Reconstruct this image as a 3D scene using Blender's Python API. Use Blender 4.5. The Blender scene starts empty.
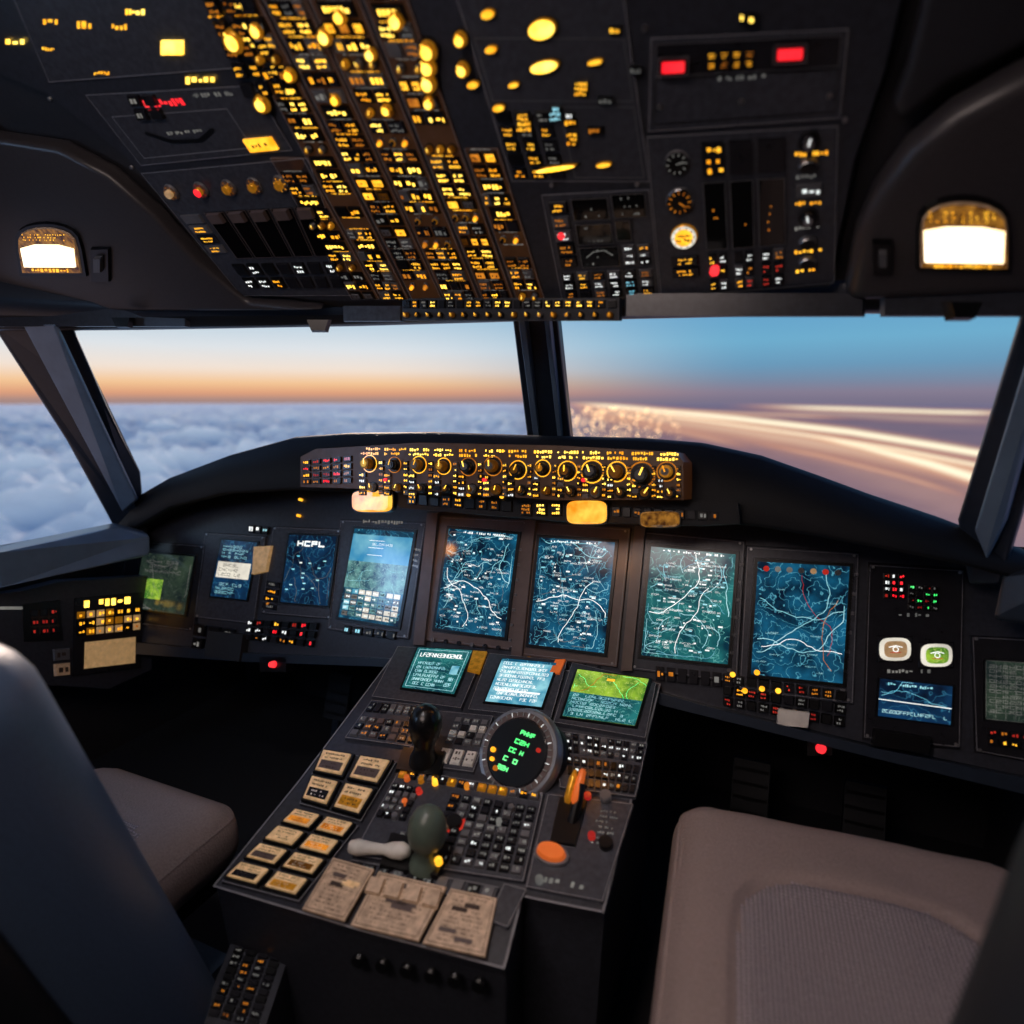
import bpy, bmesh, math, random
from math import sin, cos, radians, atan, tan, pi
from mathutils import Vector, Matrix, noise
random.seed(11)
S = bpy.context.scene

# ------------------------------------------------------------------ camera calibration
EYE = Vector((0.62, 0.0, 1.45)); FPX = 620.0
YAW = radians(23); PITCH = atan(112/620)
fh = Vector((-sin(YAW), cos(YAW), 0)); RT = Vector((cos(YAW), sin(YAW), 0)); ZZ = Vector((0, 0, 1))
FW = fh*cos(PITCH) - ZZ*sin(PITCH); UP = fh*sin(PITCH) + ZZ*cos(PITCH)
def ray(px, py): return RT*(px-512) + UP*(512-py) + FW*FPX
def atY(px, py, Y):
    d = ray(px, py); return EYE + d*(Y/d.y)
def atZ(px, py, z):
    d = ray(px, py); return EYE + d*((z-EYE.z)/d.z)

class Plane:
    """a physical surface: origin + in-plane axes, metres"""
    def __init__(s, o, u, v):
        s.o = Vector(o); s.u = Vector(u).normalized(); s.n = s.u.cross(Vector(v)).normalized(); s.v = s.n.cross(s.u).normalized()
    def px(s, px, py):
        d = ray(px, py); t = (s.o-EYE).dot(s.n)/d.dot(s.n); p = EYE+d*t-s.o
        return (p.dot(s.u), p.dot(s.v))
    def w(s, a, b, c=0): return s.o + s.u*a + s.v*b + s.n*c
    def Q(s, *pts): return Quad(s, [s.px(*p) for p in pts])
    def R(s, x0, y0, x1, y1): return s.Q((x0, y0), (x1, y0), (x1, y1), (x0, y1))
class Quad:
    def __init__(s, pl, pts): s.pl = pl; s.p = [Vector(p) for p in pts]
    def at(s, u, v):
        a, b, c, d = s.p
        return (a*(1-u)+b*u)*(1-v) + (d*(1-u)+c*u)*v
    def sub(s, u0, v0, u1, v1):
        return Quad(s.pl, [s.at(u0, v0), s.at(u1, v0), s.at(u1, v1), s.at(u0, v1)])
    def W(s): return (s.at(1, .5)-s.at(0, .5)).length
    def H(s): return (s.at(.5, 1)-s.at(.5, 0)).length

# ------------------------------------------------------------------ materials
def lin(c):
    o = []
    for x in c[:3]:
        x /= 255.; o.append(x/12.92 if x <= .04045 else ((x+.055)/1.055)**2.4)
    return (*o, 1)
MATS = {}
def mat(name, col, rough=.5, metal=0, emis=None, es=0, var=.15, bump=0, nscale=40, spec=.5, coat=0):
    m = bpy.data.materials.new(name); m.use_nodes = True; MATS[name] = m
    nt = m.node_tree; b = nt.nodes['Principled BSDF']
    b.inputs['Roughness'].default_value = rough; b.inputs['Metallic'].default_value = metal
    b.inputs['Specular IOR Level'].default_value = spec; b.inputs['Coat Weight'].default_value = coat
    tc = nt.nodes.new('ShaderNodeTexCoord'); nz = nt.nodes.new('ShaderNodeTexNoise')
    nz.inputs['Scale'].default_value = nscale; nz.inputs['Detail'].default_value = 5
    nt.links.new(tc.outputs['Object'], nz.inputs['Vector'])
    cr = nt.nodes.new('ShaderNodeValToRGB'); c = lin(col)
    cr.color_ramp.elements[0].position = .3; cr.color_ramp.elements[1].position = .7
    cr.color_ramp.elements[0].color = (*[x*(1-var) for x in c[:3]], 1)
    cr.color_ramp.elements[1].color = (*[min(1, x*(1+var)) for x in c[:3]], 1)
    nt.links.new(nz.outputs['Fac'], cr.inputs['Fac']); nt.links.new(cr.outputs['Color'], b.inputs['Base Color'])
    if emis:
        b.inputs['Emission Color'].default_value = lin(emis); b.inputs['Emission Strength'].default_value = es
    if bump:
        bp = nt.nodes.new('ShaderNodeBump'); bp.inputs['Strength'].default_value = bump; bp.inputs['Distance'].default_value = .002
        nt.links.new(nz.outputs['Fac'], bp.inputs['Height']); nt.links.new(bp.outputs['Normal'], b.inputs['Normal'])
    return m
def emat(name, c1, c2, st=1.0, nscale=12, contour=None, detail=3, p0=.35, p1=.65):
    """lit surface (screen / lamp) with procedural variation"""
    m = bpy.data.materials.new(name); m.use_nodes = True; MATS[name] = m
    nt = m.node_tree; b = nt.nodes['Principled BSDF']
    b.inputs['Base Color'].default_value = (.008, .008, .008, 1); b.inputs['Roughness'].default_value = .12
    tc = nt.nodes.new('ShaderNodeTexCoord'); nz = nt.nodes.new('ShaderNodeTexNoise')
    nz.inputs['Scale'].default_value = nscale; nz.inputs['Detail'].default_value = detail
    nt.links.new(tc.outputs['Object'], nz.inputs['Vector'])
    cr = nt.nodes.new('ShaderNodeValToRGB')
    cr.color_ramp.elements[0].position = p0; cr.color_ramp.elements[1].position = p1
    cr.color_ramp.elements[0].color = lin(c1); cr.color_ramp.elements[1].color = lin(c2)
    nt.links.new(nz.outputs['Fac'], cr.inputs['Fac']); out = cr.outputs['Color']
    if contour:
        n2 = nt.nodes.new('ShaderNodeTexNoise'); n2.inputs['Scale'].default_value = contour[1]; n2.inputs['Detail'].default_value = 4
        nt.links.new(tc.outputs['Object'], n2.inputs['Vector'])
        mu = nt.nodes.new('ShaderNodeMath'); mu.operation = 'MULTIPLY'; mu.inputs[1].default_value = 14; nt.links.new(n2.outputs['Fac'], mu.inputs[0])
        fr = nt.nodes.new('ShaderNodeMath'); fr.operation = 'FRACT'; nt.links.new(mu.outputs[0], fr.inputs[0])
        r2 = nt.nodes.new('ShaderNodeValToRGB'); e = r2.color_ramp.elements
        e[0].position = .0; e[0].color = (1, 1, 1, 1); e[1].position = .12; e[1].color = (0, 0, 0, 1)
        nt.links.new(fr.outputs[0], r2.inputs['Fac'])
        mx = nt.nodes.new('ShaderNodeMix'); mx.data_type = 'RGBA'; mx.inputs[7].default_value = lin(contour[0])
        nt.links.new(r2.outputs['Color'], mx.inputs[0]); nt.links.new(out, mx.inputs[6]); out = mx.outputs[2]
    nt.links.new(out, b.inputs['Emission Color'])
    b.inputs['Emission Strength'].default_value = st
    return m
mat('panel', (48, 50, 58), .30, bump=.12, nscale=90, var=.25)
mat('panel2', (62, 64, 72), .27, bump=.08, nscale=90, var=.2)
mat('glowplate', (52, 46, 44), .36, bump=.1, nscale=35, var=.4, emis=(150, 85, 25), es=.07)  # warm spill around the legends put into the plate as faint emission
mat('panel_edge', (126, 126, 132), .35)
mat('bezel', (92, 78, 75), .32, nscale=30)
mat('black', (13, 13, 15), .28)
mat('rubber', (26, 28, 33), .55, bump=.2, nscale=150)
mat('hood', (19, 21, 26), .58, bump=.4, nscale=260, spec=.3)
mat('keycap', (32, 32, 37), .22)
mat('keygrey', (94, 94, 98), .35)
mat('glassdark', (10, 10, 12), .06, coat=.6)
mat('steel', (165, 165, 168), .3, .9)
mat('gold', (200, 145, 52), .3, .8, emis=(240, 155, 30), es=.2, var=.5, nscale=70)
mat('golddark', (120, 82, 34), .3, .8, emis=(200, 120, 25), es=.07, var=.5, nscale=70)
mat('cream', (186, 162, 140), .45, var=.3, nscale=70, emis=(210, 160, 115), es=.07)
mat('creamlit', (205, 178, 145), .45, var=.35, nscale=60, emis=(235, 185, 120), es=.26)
mat('ink', (58, 42, 34), .7)
mat('white_pl', (215, 212, 205), .4)
mat('green_knob', (82, 94, 84), .35)
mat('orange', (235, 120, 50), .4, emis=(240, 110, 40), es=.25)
mat('ceilpaint', (42, 42, 47), .42, bump=.15, nscale=120, var=.12)
mat('fairing', (62, 58, 60), .36, bump=.12, nscale=150, var=.1)
mat('frame', (108, 130, 154), .3, .2, var=.12, nscale=15)
mat('framedark', (34, 43, 56), .3)
mat('floor', (16, 16, 18), .8, bump=.5, nscale=200)
mat('wall', (34, 34, 38), .7, bump=.2, nscale=80)
mat('leather', (142, 127, 125), .52, bump=.9, nscale=220, var=.12, spec=.35)
mat('seatdark', (80, 98, 126), .42, bump=.3, nscale=200, var=.1)
emat('e_gold', (235, 145, 20), (255, 190, 52), 1.8, 30)
emat('e_goldhot', (255, 185, 45), (255, 218, 95), 2.9, 30)
emat('e_amberdim', (165, 90, 20), (230, 140, 38), .9, 40)
emat('e_white', (225, 232, 230), (250, 252, 250), 1.3)
emat('e_label', (110, 110, 108), (165, 162, 155), .55)
emat('e_red', (255, 25, 40), (255, 55, 60), 1.5)
emat('e_reddim', (150, 28, 25), (215, 55, 38), .9)
emat('e_green', (60, 240, 110), (120, 255, 150), 1.5)
emat('e_cyan', (100, 195, 225), (165, 232, 248), 1.15)
emat('e_teal', (125, 200, 215), (190, 238, 242), 1.1)
emat('s_blue', (2, 22, 40), (18, 88, 120), 1.2, 15, ((84, 160, 182), 10), 6)
emat('s_navy', (3, 14, 32), (12, 54, 90), 1.15, 11, ((44, 104, 134), 8), 5)
emat('s_teal', (3, 42, 58), (34, 112, 112), 1.1, 14, ((100, 172, 166), 11), 6)
emat('s_sky', (46, 132, 176), (120, 184, 200), 1.05, 12)
emat('s_land', (22, 62, 80), (104, 156, 150), 1.05, 34, ((160, 198, 190), 20), 6)
emat('s_cyan', (50, 134, 166), (144, 206, 218), 1.1, 22, None, 6)
emat('s_green', (46, 105, 34), (156, 192, 56), 1.1, 25, ((196, 215, 110), 18), 6)
emat('s_dim', (22, 34, 34), (50, 66, 52), .8, 14, ((80, 92, 80), 12), 5)
emat('s_warm', (205, 198, 185), (245, 238, 220), 1.0, 14)
emat('lamp_warm', (255, 212, 150), (255, 240, 210), 2.6, 10)
emat('lamp_amber', (240, 135, 20), (255, 198, 75), 1.3, 24)
emat('lamp_brown', (80, 42, 16), (200, 135, 50), .6, 60)

def fabric():
    m = mat('fabric', (152, 138, 142), .85, var=.06)
    nt = m.node_tree; b = nt.nodes['Principled BSDF']
    tc = nt.nodes.new('ShaderNodeTexCoord'); w1 = nt.nodes.new('ShaderNodeTexWave'); w2 = nt.nodes.new('ShaderNodeTexWave')
    w1.bands_direction = 'X'; w2.bands_direction = 'Y'
    for w in (w1, w2):
        w.inputs['Scale'].default_value = 42; w.inputs['Distortion'].default_value = 1.5; w.inputs['Detail Scale'].default_value = 3; nt.links.new(tc.outputs['Object'], w.inputs['Vector'])
    mx = nt.nodes.new('ShaderNodeMath'); mx.operation = 'MULTIPLY'
    nt.links.new(w1.outputs['Fac'], mx.inputs[0]); nt.links.new(w2.outputs['Fac'], mx.inputs[1])
    cr = nt.nodes.new('ShaderNodeValToRGB'); cr.color_ramp.elements[0].color = lin((126, 117, 124)); cr.color_ramp.elements[1].color = lin((196, 188, 194))
    nt.links.new(mx.outputs[0], cr.inputs['Fac']); nt.links.new(cr.outputs[0], b.inputs['Base Color'])
    bp = nt.nodes.new('ShaderNodeBump'); bp.inputs['Strength'].default_value = .9; bp.inputs['Distance'].default_value = .004
    nt.links.new(mx.outputs[0], bp.inputs['Height']); nt.links.new(bp.outputs['Normal'], b.inputs['Normal'])
fabric()

# ------------------------------------------------------------------ mesh builder
class B:
    def __init__(s): s.v = []; s.f = []; s.m = []; s.ml = []; s.sm = []
    def mi(s, name):
        if name not in s.ml: s.ml.append(name)
        return s.ml.index(name)
    def face(s, pts, m, smooth=False):
        k = len(s.v); s.v += [Vector(p) for p in pts]; s.f.append(list(range(k, k+len(pts)))); s.m.append(s.mi(m)); s.sm.append(smooth)
    def poly(s, pl, pts, c, m): s.face([pl.w(p[0], p[1], c) for p in reversed(list(pts))], m)
    def prism(s, pl, pts, c0, c1, m, inset=0.0, top=None):
        pts = [Vector(p) for p in pts]; ce = sum(pts, Vector((0, 0)))/len(pts)
        tp = []
        for p in pts:
            d = (ce-p); L = d.length or 1; tp.append(p+d/L*min(inset, L*.4))
        n = len(pts); k = len(s.v)
        s.v += [pl.w(p[0], p[1], c0) for p in pts] + [pl.w(p[0], p[1], c1) for p in tp]
        for i in range(n):
            j = (i+1) % n; s.f.append([k+j, k+i, k+n+i, k+n+j][::-1]); s.m.append(s.mi(m)); s.sm.append(False)
        s.f.append([k+n+i for i in range(n)][::-1]); s.m.append(s.mi(top or m)); s.sm.append(False)
    def cyl(s, pl, c, r, c0, c1, m, r2=None, seg=22, top=None, asp=1.0):
        r2 = r if r2 is None else r2
        a = [(cos(2*pi*i/seg), sin(2*pi*i/seg)*asp) for i in range(seg)]; k = len(s.v)
        s.v += [pl.w(c[0]+x*r, c[1]+y*r, c0) for x, y in a] + [pl.w(c[0]+x*r2, c[1]+y*r2, c1) for x, y in a]
        for i in range(seg):
            j = (i+1) % seg; s.f.append([k+i, k+j, k+seg+j, k+seg+i]); s.m.append(s.mi(m)); s.sm.append(True)
        s.f.append([k+seg+i for i in range(seg)]); s.m.append(s.mi(top or m)); s.sm.append(False)
    def ring(s, pl, c, r0, r1, ch, m, seg=28):
        for i in range(seg):
            a0 = 2*pi*i/seg; a1 = 2*pi*(i+1)/seg
            s.face([pl.w(c[0]+r*cos(a), c[1]+r*sin(a), ch) for r, a in ((r0, a0), (r1, a0), (r1, a1), (r0, a1))], m)
    def strip(s, pl, pts, w, c, m):
        pts = [Vector(p) for p in pts]
        for p, q in zip(pts, pts[1:]):
            d = q-p
            if d.length < 1e-6: continue
            n = Vector((-d.y, d.x)).normalized()*w/2; e = d.normalized()*w*.3
            s.poly(pl, [p+n-e, q+n+e, q-n+e, p-n-e], c, m)
    def outline(s, pl, pts, w, c, m): s.strip(pl, list(pts)+[pts[0]], w, c, m)
    def dashes(s, Q, rows, m, c, fill=.8, dens=.8, hh=.55):
        """rows of printed legend blocks"""
        W, H = Q.W(), Q.H(); rh = 1/rows
        for r in range(rows):
            u = .5-fill/2 + random.random()*.08; ch = rh*hh; e = .5+fill/2-random.random()*.15
            while u < e:
                cw = (rh*hh*H/W)*random.uniform(.4, .8)
                if random.random() < dens:
                    v0 = r*rh + (rh-ch)/2 + random.choice((0, 0, .3))*ch; v1 = r*rh+(rh+ch)/2 - random.choice((0, 0, .3))*ch
                    s.poly(Q.pl, Q.sub(u, v0, min(u+cw, .98), v1).p, c, m)
                u += cw*1.5
    def glyph(s, Q, m, c, w):
        P = {0: ((0, 0), (1, 0)), 1: ((1, 0), (1, .5)), 2: ((1, .5), (1, 1)), 3: ((0, 1), (1, 1)), 4: ((0, .5), (0, 1)), 5: ((0, 0), (0, .5)), 6: ((0, .5), (1, .5)), 7: ((0, 0), (1, 1))}
        for k in random.choice(([1, 2, 4, 5, 6], [0, 3, 4, 5], [0, 5, 6, 4], [1, 2, 4, 5, 7], [0, 1, 2, 3, 4, 5], [0, 1, 6, 4, 3], [3, 4, 5], [0, 1, 6, 2, 3])):
            s.strip(Q.pl, [Q.at(*P[k][0]), Q.at(*P[k][1])], w, c, m)
    def text(s, Q, m, c, n, rows=1, w=None):
        for r in range(rows):
            n_ = n-random.randint(0, n//3) if rows > 1 else n
            for i in range(n_):
                if random.random() < .12: continue
                q = Q.sub((i+.12)/n, (r+.22)/rows, (i+.8)/n, (r+.78)/rows)
                s.glyph(q, m, c, w or q.H()*.15)
    def key(s, Q, h, cap='keycap', lit=None, rows=1, fill=.75, dens=.85, hh=.5, mg=.1):
        q = Q.sub(mg, mg, 1-mg, 1-mg)
        s.prism(Q.pl, q.p, s.base, s.base+h, cap, min(q.W(), q.H())*.12)
        if lit: s.dashes(q.sub(.1, .1, .9, .9), rows, lit, s.base+h+.0006, fill, dens, hh)
    base = 0.0
    def knob(s, pl, c, r, h, m='keycap', cap='panel_edge', mark='e_white'):
        s.cyl(pl, c, r*1.25, s.base, s.base+h*.2, 'black', seg=20)
        s.cyl(pl, c, r, s.base+h*.2, s.base+h, m, r*.86, seg=18, top=m)
        s.cyl(pl, c, r*.6, s.base+h, s.base+h*1.08, cap, seg=14)
        if mark: s.strip(pl, [(c[0], c[1]), (c[0]+random.uniform(-.5, .5)*r, c[1]+r*.8)], r*.18, s.base+h*1.1, mark)
    def grid(s, Q, nc, nr, h=.006, caps=('keycap',), lits=('e_gold',), plit=.8, rows=1, mg=.1, fill=.75, dens=.85, hh=.5):
        for r in range(nr):
            for c in range(nc):
                s.key(Q.sub(c/nc, r/nr, (c+1)/nc, (r+1)/nr), h, random.choice(caps), random.choice(lits) if random.random() < plit else None, rows, fill, dens, hh, mg)
    def gauge(s, pl, c, r, face='black', rim='panel_edge', lit='e_white', n=8):
        s.cyl(pl, c, r*1.15, s.base, s.base+.006, rim, r*1.05, top=face)
        for i in range(n):
            a = 2*pi*i/n
            s.strip(pl, [(c[0]+cos(a)*r*.7, c[1]+sin(a)*r*.7), (c[0]+cos(a)*r*.92, c[1]+sin(a)*r*.92)], r*.08, s.base+.007, lit)
        a = random.uniform(0, 6); s.strip(pl, [c, (c[0]+cos(a)*r*.65, c[1]+sin(a)*r*.65)], r*.1, s.base+.0075, lit)
    def obj(s, name, parent=None, merge=False):
        me = bpy.data.meshes.new(name); o = sum(s.v, Vector())/len(s.v)
        me.from_pydata([v-o for v in s.v], [], s.f)
        for n in s.ml: me.materials.append(MATS[n])
        me.polygons.foreach_set('material_index', s.m); me.polygons.foreach_set('use_smooth', s.sm)
        ob = bpy.data.objects.new(name, me); S.collection.objects.link(ob); ob.location = o
        if merge:
            bm = bmesh.new(); bm.from_mesh(me); bmesh.ops.remove_doubles(bm, verts=bm.verts, dist=1e-5)
            bmesh.ops.recalc_face_normals(bm, faces=bm.faces); bm.to_mesh(me); bm.free()
        if parent:
            ob.parent = parent; ob.location = o-parent.location
        return ob

# ------------------------------------------------------------------ surfaces
OV = Plane((0, 1.40, 1.693), (1, 0, 0), (0, -.695, .719))          # ceiling / overhead slope
a19 = radians(19); MP = Plane((0, 1.60, .71), (1, 0, 0), (0, sin(a19), cos(a19)))   # main panel
a17 = radians(17); PD = Plane((0, 1.60, .71), (1, 0, 0), (0, cos(a17), sin(a17)))   # pedestal top
WG = Plane((-1.62, 1.60, .8), (.1, .5, 0), (-.12, 0, 1))                             # left wing panel
GF = Plane((0, 1.49, 1.25), (1, 0, 0), (0, .12, 1))                                  # glareshield control face

# ================================================================== OVERHEAD PANEL
b = B(); b.base = .03
P = OV.px
outl = [P(*p) for p in [(-60, -80), (-60, 40), (50, 85), (130, 150), (215, 250), (262, 290), (350, 297), (550, 299), (665, 291), (835, 279), (862, 150), (893, 60), (925, -80)]]
b.prism(OV, outl, 0, .03, 'panel', .012)
vpx = lambda x0, y: 764+(x0-764)*(1009-y)/719.
def oq(x0, x1, y0, y1): return OV.Q((vpx(x0, y0), y0), (vpx(x1, y0), y0), (vpx(x1, y1), y1), (vpx(x0, y1), y1))
def oslab(Q, m='panel2', h=.004):
    b.prism(OV, Q.p, .03, .03+h, m, .002); b.outline(OV, Q.p, .0016, .0305+h, 'panel_edge')
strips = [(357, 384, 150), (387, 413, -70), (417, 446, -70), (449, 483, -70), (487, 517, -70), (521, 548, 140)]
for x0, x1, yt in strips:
    Q = oq(x0, x1, yt, 291); oslab(Q, 'glowplate')
    H = Q.H(); nr = int(H/.0265); b.base = .034
    for r in range(nr):
        v0 = r/nr; v1 = (r+1)/nr
        k = random.random()
        cells = Q.sub(.05, v0, .95, v1)
        n = random.choice((2, 3, 3)) if x1-x0 > 30 else random.choice((2, 2, 3))
        if k < .09:
            for i in range(n):
                b.knob(OV, cells.at((i+.5)/n, .5), .0075, .014, random.choice(('gold', 'keygrey', 'golddark')), 'gold', 'e_goldhot')
        elif k < .22:
            b.key(cells, .006, 'black', 'e_goldhot', 1, .9, .95, .5, .08)
        elif k < .28:
            for i in range(n):
                cc = cells.at((i+.5)/n, .5); b.cyl(OV, cc, .0075, .034, .042, 'keygrey', .0065, seg=14, top='gold'); b.cyl(OV, cc, .004, .042, .05, random.choice(('e_gold', 'e_amberdim', 'keycap')), seg=10)
        elif k < .40:
            # solid back-lit rectangular push buttons
            for i in range(n):
                q = cells.sub(i/n+.04, .12, (i+1)/n-.04, .88); b.prism(OV, q.p, .034, .040, 'black', .0015); b.prism(OV, q.sub(.14, .18, .86, .82).p, .040, .042, random.choice(('e_amberdim', 'e_gold', 'golddark', 'keygrey')), .001); b.dashes(q.sub(.2, .3, .8, .7), 1, 'ink', .0424, .8, .7, .6)
        elif k < .46: pass
        else:
            b.grid(cells, n, 1, .006, ('keycap', 'keycap', 'black', 'keygrey'), ('e_gold', 'e_gold', 'e_goldhot', 'e_goldhot', 'e_amberdim', 'e_label'), .92, random.choice((1, 2, 2)), .06, .9, .88, .55)
        if random.random() < .6: b.dashes(cells.sub(.05, -.05, .95, .10), 1, random.choice(('e_gold', 'e_gold', 'e_label')), .0347, .85, .8, .7)
b.base = .034
for x, y, r in [(436, 42, 12), (436, 58, 11), (436, 74, 11), (437, 93, 8), (405, 12, 11), (335, 28, 10), (272, 95, 10), (245, 33, 13), (468, 30, 9), (470, 60, 9), (300, 66, 8), (350, 8, 9), (268, 22, 9), (380, 45, 8), (395, 100, 7), (345, 90, 7)]:
    c = Vector(P(x, y)); rr = (Vector(P(x+r, y))-c).length*.72
    b.knob(OV, c, rr, .014, 'gold', 'gold', 'e_goldhot'); b.cyl(OV, c, rr*.6, .048, .050, 'e_goldhot')
Q = oq(552, 668, -80, 172); oslab(Q)
for x, y, w, h in [(548, 20, 18, 11), (550, 57, 19, 7), (560, 158, 28, 3), (600, 52, 10, 3), (498, 40, 8, 4), (495, 5, 9, 5), (608, 154, 10, 3), (480, 75, 8, 4), (505, 98, 8, 4), (520, 75, 7, 3)]:
    c = Vector(P(x, y)); rr = (Vector(P(x+w, y))-c).length*.8
    b.cyl(OV, c, rr*1.15, .034, .036, 'black', asp=h/w*.95); b.cyl(OV, c, rr, .036, .042, 'gold', rr*.9, asp=h/w*.95, top='e_goldhot' if w > 15 else 'e_gold')
for x, y, w, h, m in [(530, 113, 10, 10, 'e_gold'), (561, 103, 8, 9, 'e_cyan'), (586, 78, 9, 9, 'e_gold'), (577, 128, 7, 8, 'e_gold'), (575, 112, 8, 4, 'e_gold'), (620, 20, 8, 4, 'e_gold'), (750, 8, 12, 6, 'e_goldhot'), (575, 105, 5, 3, 'e_white'), (640, 60, 8, 4, 'e_label'), (610, 90, 10, 4, 'e_label'), (600, 120, 10, 4, 'e_amberdim')]:
    q = OV.R(x-w, y-h, x+w, y+h); b.key(q, .008, 'black', None); b.dashes(q.sub(.15, .1, .85, .9), 3 if h > 6 else 1, m, .0425, .95, .95, .7)
b.grid(oq(553, 600, 100, 170), 3, 5, .005, ('keycap', 'black'), ('e_gold', 'e_label'), .7, 2)
b.outline(OV, oq(556, 664, 30, 92).p, .0014, .0347, 'keygrey'); b.outline(OV, oq(606, 664, 98, 168).p, .0014, .0347, 'keygrey')
Q = OV.Q((546, 186), (652, 180), (662, 286), (566, 291)); oslab(Q); 
for (u0, v0, u1, v1) in [(.28, .04, .62, .22), (.66, .02, .96, .22), (.28, .26, .62, .44), (.66, .24, .8, .42), (.28, .47, .66, .66)]:
    b.prism(OV, Q.sub(u0, v0, u1, v1).p, .034, .038, 'glassdark', .001); b.outline(OV, Q.sub(u0, v0, u1, v1).p, .0012, .0385, 'keygrey'); b.dashes(Q.sub(u0, v0, u1, v1), 3, 'e_label', .0386, .6, .2, .3)
b.grid(Q.sub(.03, .04, .26, .66), 1, 5, .007, ('keygrey', 'keycap'), ('e_gold', 'e_white', 'e_amberdim'), 1, 2)
b.cyl(OV, Q.at(.13, .34), .007, .034, .045, 'e_red')
b.strip(OV, [Q.at(.34, .56), Q.at(.42, .51), Q.at(.52, .50), Q.at(.6, .55)], .002, .039, 'e_label')
b.grid(Q.sub(.68, .46, .97, .66), 2, 3, .006, ('keygrey', 'keycap'), ('e_cyan', 'e_gold', 'e_white'), 1, 1)
b.grid(Q.sub(.03, .7, .97, .98), 6, 3, .006, ('keygrey', 'keycap'), ('e_cyan', 'e_gold', 'e_white', 'e_amberdim'), .9, 2)
Q = OV.Q((650, 128), (838, 116), (834, 272), (664, 288)); oslab(Q)
b.gauge(OV, Q.at(.16, .14), .019, 'black', 'keygrey', 'e_label', 10); b.gauge(OV, Q.at(.16, .36), .022, 'black', 'steel', 'e_amberdim', 12); b.gauge(OV, Q.at(.17, .58), .022, 's_warm', 'gold', 'ink', 10)
b.cyl(OV, Q.at(.17, .58), .017, .040, .0412, 'e_gold'); b.dashes(Quad(OV, [Q.at(.11, .55), Q.at(.23, .55), Q.at(.23, .61), Q.at(.11, .61)]), 2, 'ink', .042)
b.grid(Q.sub(.06, .7, .27, .86), 1, 2, .006, ('keycap', 'keygrey'), ('e_white', 'e_gold'), 1, 2)
for u0, u1 in [(.3, .42), (.45, .57), (.6, .74)]:
    b.prism(OV, Q.sub(u0, .26, u1, .68).p, .034, .038, 'glassdark', .001); b.outline(OV, Q.sub(u0, .26, u1, .68).p, .0014, .0385, 'keygrey'); b.dashes(Q.sub(u0, .4, u1, .6), 4, 'e_amberdim', .0386, .4, .3, .3)
    b.prism(OV, Q.sub(u0, .04, u1, .22).p, .034, .04, 'keycap', .001)
    if u0 < .4: b.dashes(Q.sub(u0, .05, u1, .22), 3, 'e_gold', .0406, .6, .6, .5)
    b.grid(Q.sub(u0, .70, u1, .98), 2, 3, .006, ('keycap', 'keygrey'), ('e_reddim', 'e_gold', 'e_amberdim', 'e_white'), .9, 2)
b.cyl(OV, Q.at(.34, .82), .009, .034, .046, 'e_red')
for v in (.07, .2, .36, .52, .68, .82):
    if v in (.07, .52): b.knob(OV, Q.at(.86, v), .013, .016, 'keycap', 'steel', 'e_white')
    elif v == .36: b.key(Q.sub(.78, .3, .95, .4), .006, 'keygrey', 'e_white')
    else: b.cyl(OV, Q.at(.86, v), .016, .034, .046, 'steel', .013, top='black', asp=.7); 
    b.dashes(Q.sub(.76, v+.05, .97, v+.09), 1, random.choice(('e_gold', 'e_label')), .0347, .8, .9, .6)
Q = OV.Q((655, 30), (848, 20), (840, 108), (652, 122)); oslab(Q)
b.prism(OV, Q.sub(.03, .05, .97, .38).p, .034, .037, 'keycap', .002); b.outline(OV, Q.sub(.03, .05, .97, .38).p, .0012, .0375, 'keygrey'); b.outline(OV, Q.sub(.03, .42, .97, .92).p, .0022, .0347, 'black')
for u, v in [(.13, .27), (.73, .2)]:
    q = Q.sub(u-.08, v-.1, u+.08, v+.09); b.key(q, .012, 'black', None, mg=0); b.outline(OV, q.p, .002, .0465, 'keygrey'); b.prism(OV, q.sub(.12, .22, .88, .78).p, .046, .05, 'e_red', .001)
b.grid(Q.sub(.3, .14, .56, .34), 4, 2, .006, ('keycap',), ('e_gold', 'e_amberdim'), 1, 2)
for u in (.06, .5, .94): b.cyl(OV, Q.at(u, .72), .004, .034, .037, 'steel', seg=8)
b.dashes(Q.sub(.3, .4, .7, .5), 1, 'e_label', .0347, .8, .7, .5)
Q = OV.Q((150, 166), (315, 150), (362, 287), (248, 288)); oslab(Q)
for u, m in [(.10, 'e_amberdim'), (.3, 'e_reddim'), (.48, 'e_amberdim'), (.64, 'e_amberdim'), (.8, 'e_gold')]:
    b.gauge(OV, Q.at(u, .14), .016, 'bezel', 'keygrey', m, 7); b.cyl(OV, Q.at(u, .14), .009, .04, .05, 'gold' if u > .2 else 'creamlit')
b.cyl(OV, Q.at(.30, .14), .009, .05, .052, 'e_red')
for i in range(5):
    q = Q.sub(.22+i*.15, .3, .35+i*.15, .66); b.prism(OV, q.p, .034, .038, 'glassdark', .001); b.outline(OV, q.p, .0014, .0385, 'bezel')
    b.prism(OV, q.sub(.15, .0, .85, .2).p, .038, .048, 'bezel', .002)
b.grid(Q.sub(.02, .3, .19, .62), 1, 4, .006, ('keycap', 'keygrey'), ('e_gold', 'e_gold'), .9, 2)
b.grid(Q.sub(.12, .7, .95, .94), 7, 2, .006, ('keycap', 'black'), ('e_gold', 'e_white', 'e_label'), .6, 2)
Q = OV.Q((96, 88), (262, 78), (300, 142), (150, 158)); oslab(Q)
b.outline(OV, Q.sub(.06, .3, .78, .9).p, .0015, .0347, 'panel_edge'); b.strip(OV, [Q.at(.2, .55), Q.at(.32, .7), Q.at(.5, .72), Q.at(.62, .58)], .008, .036, 'black')
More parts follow.
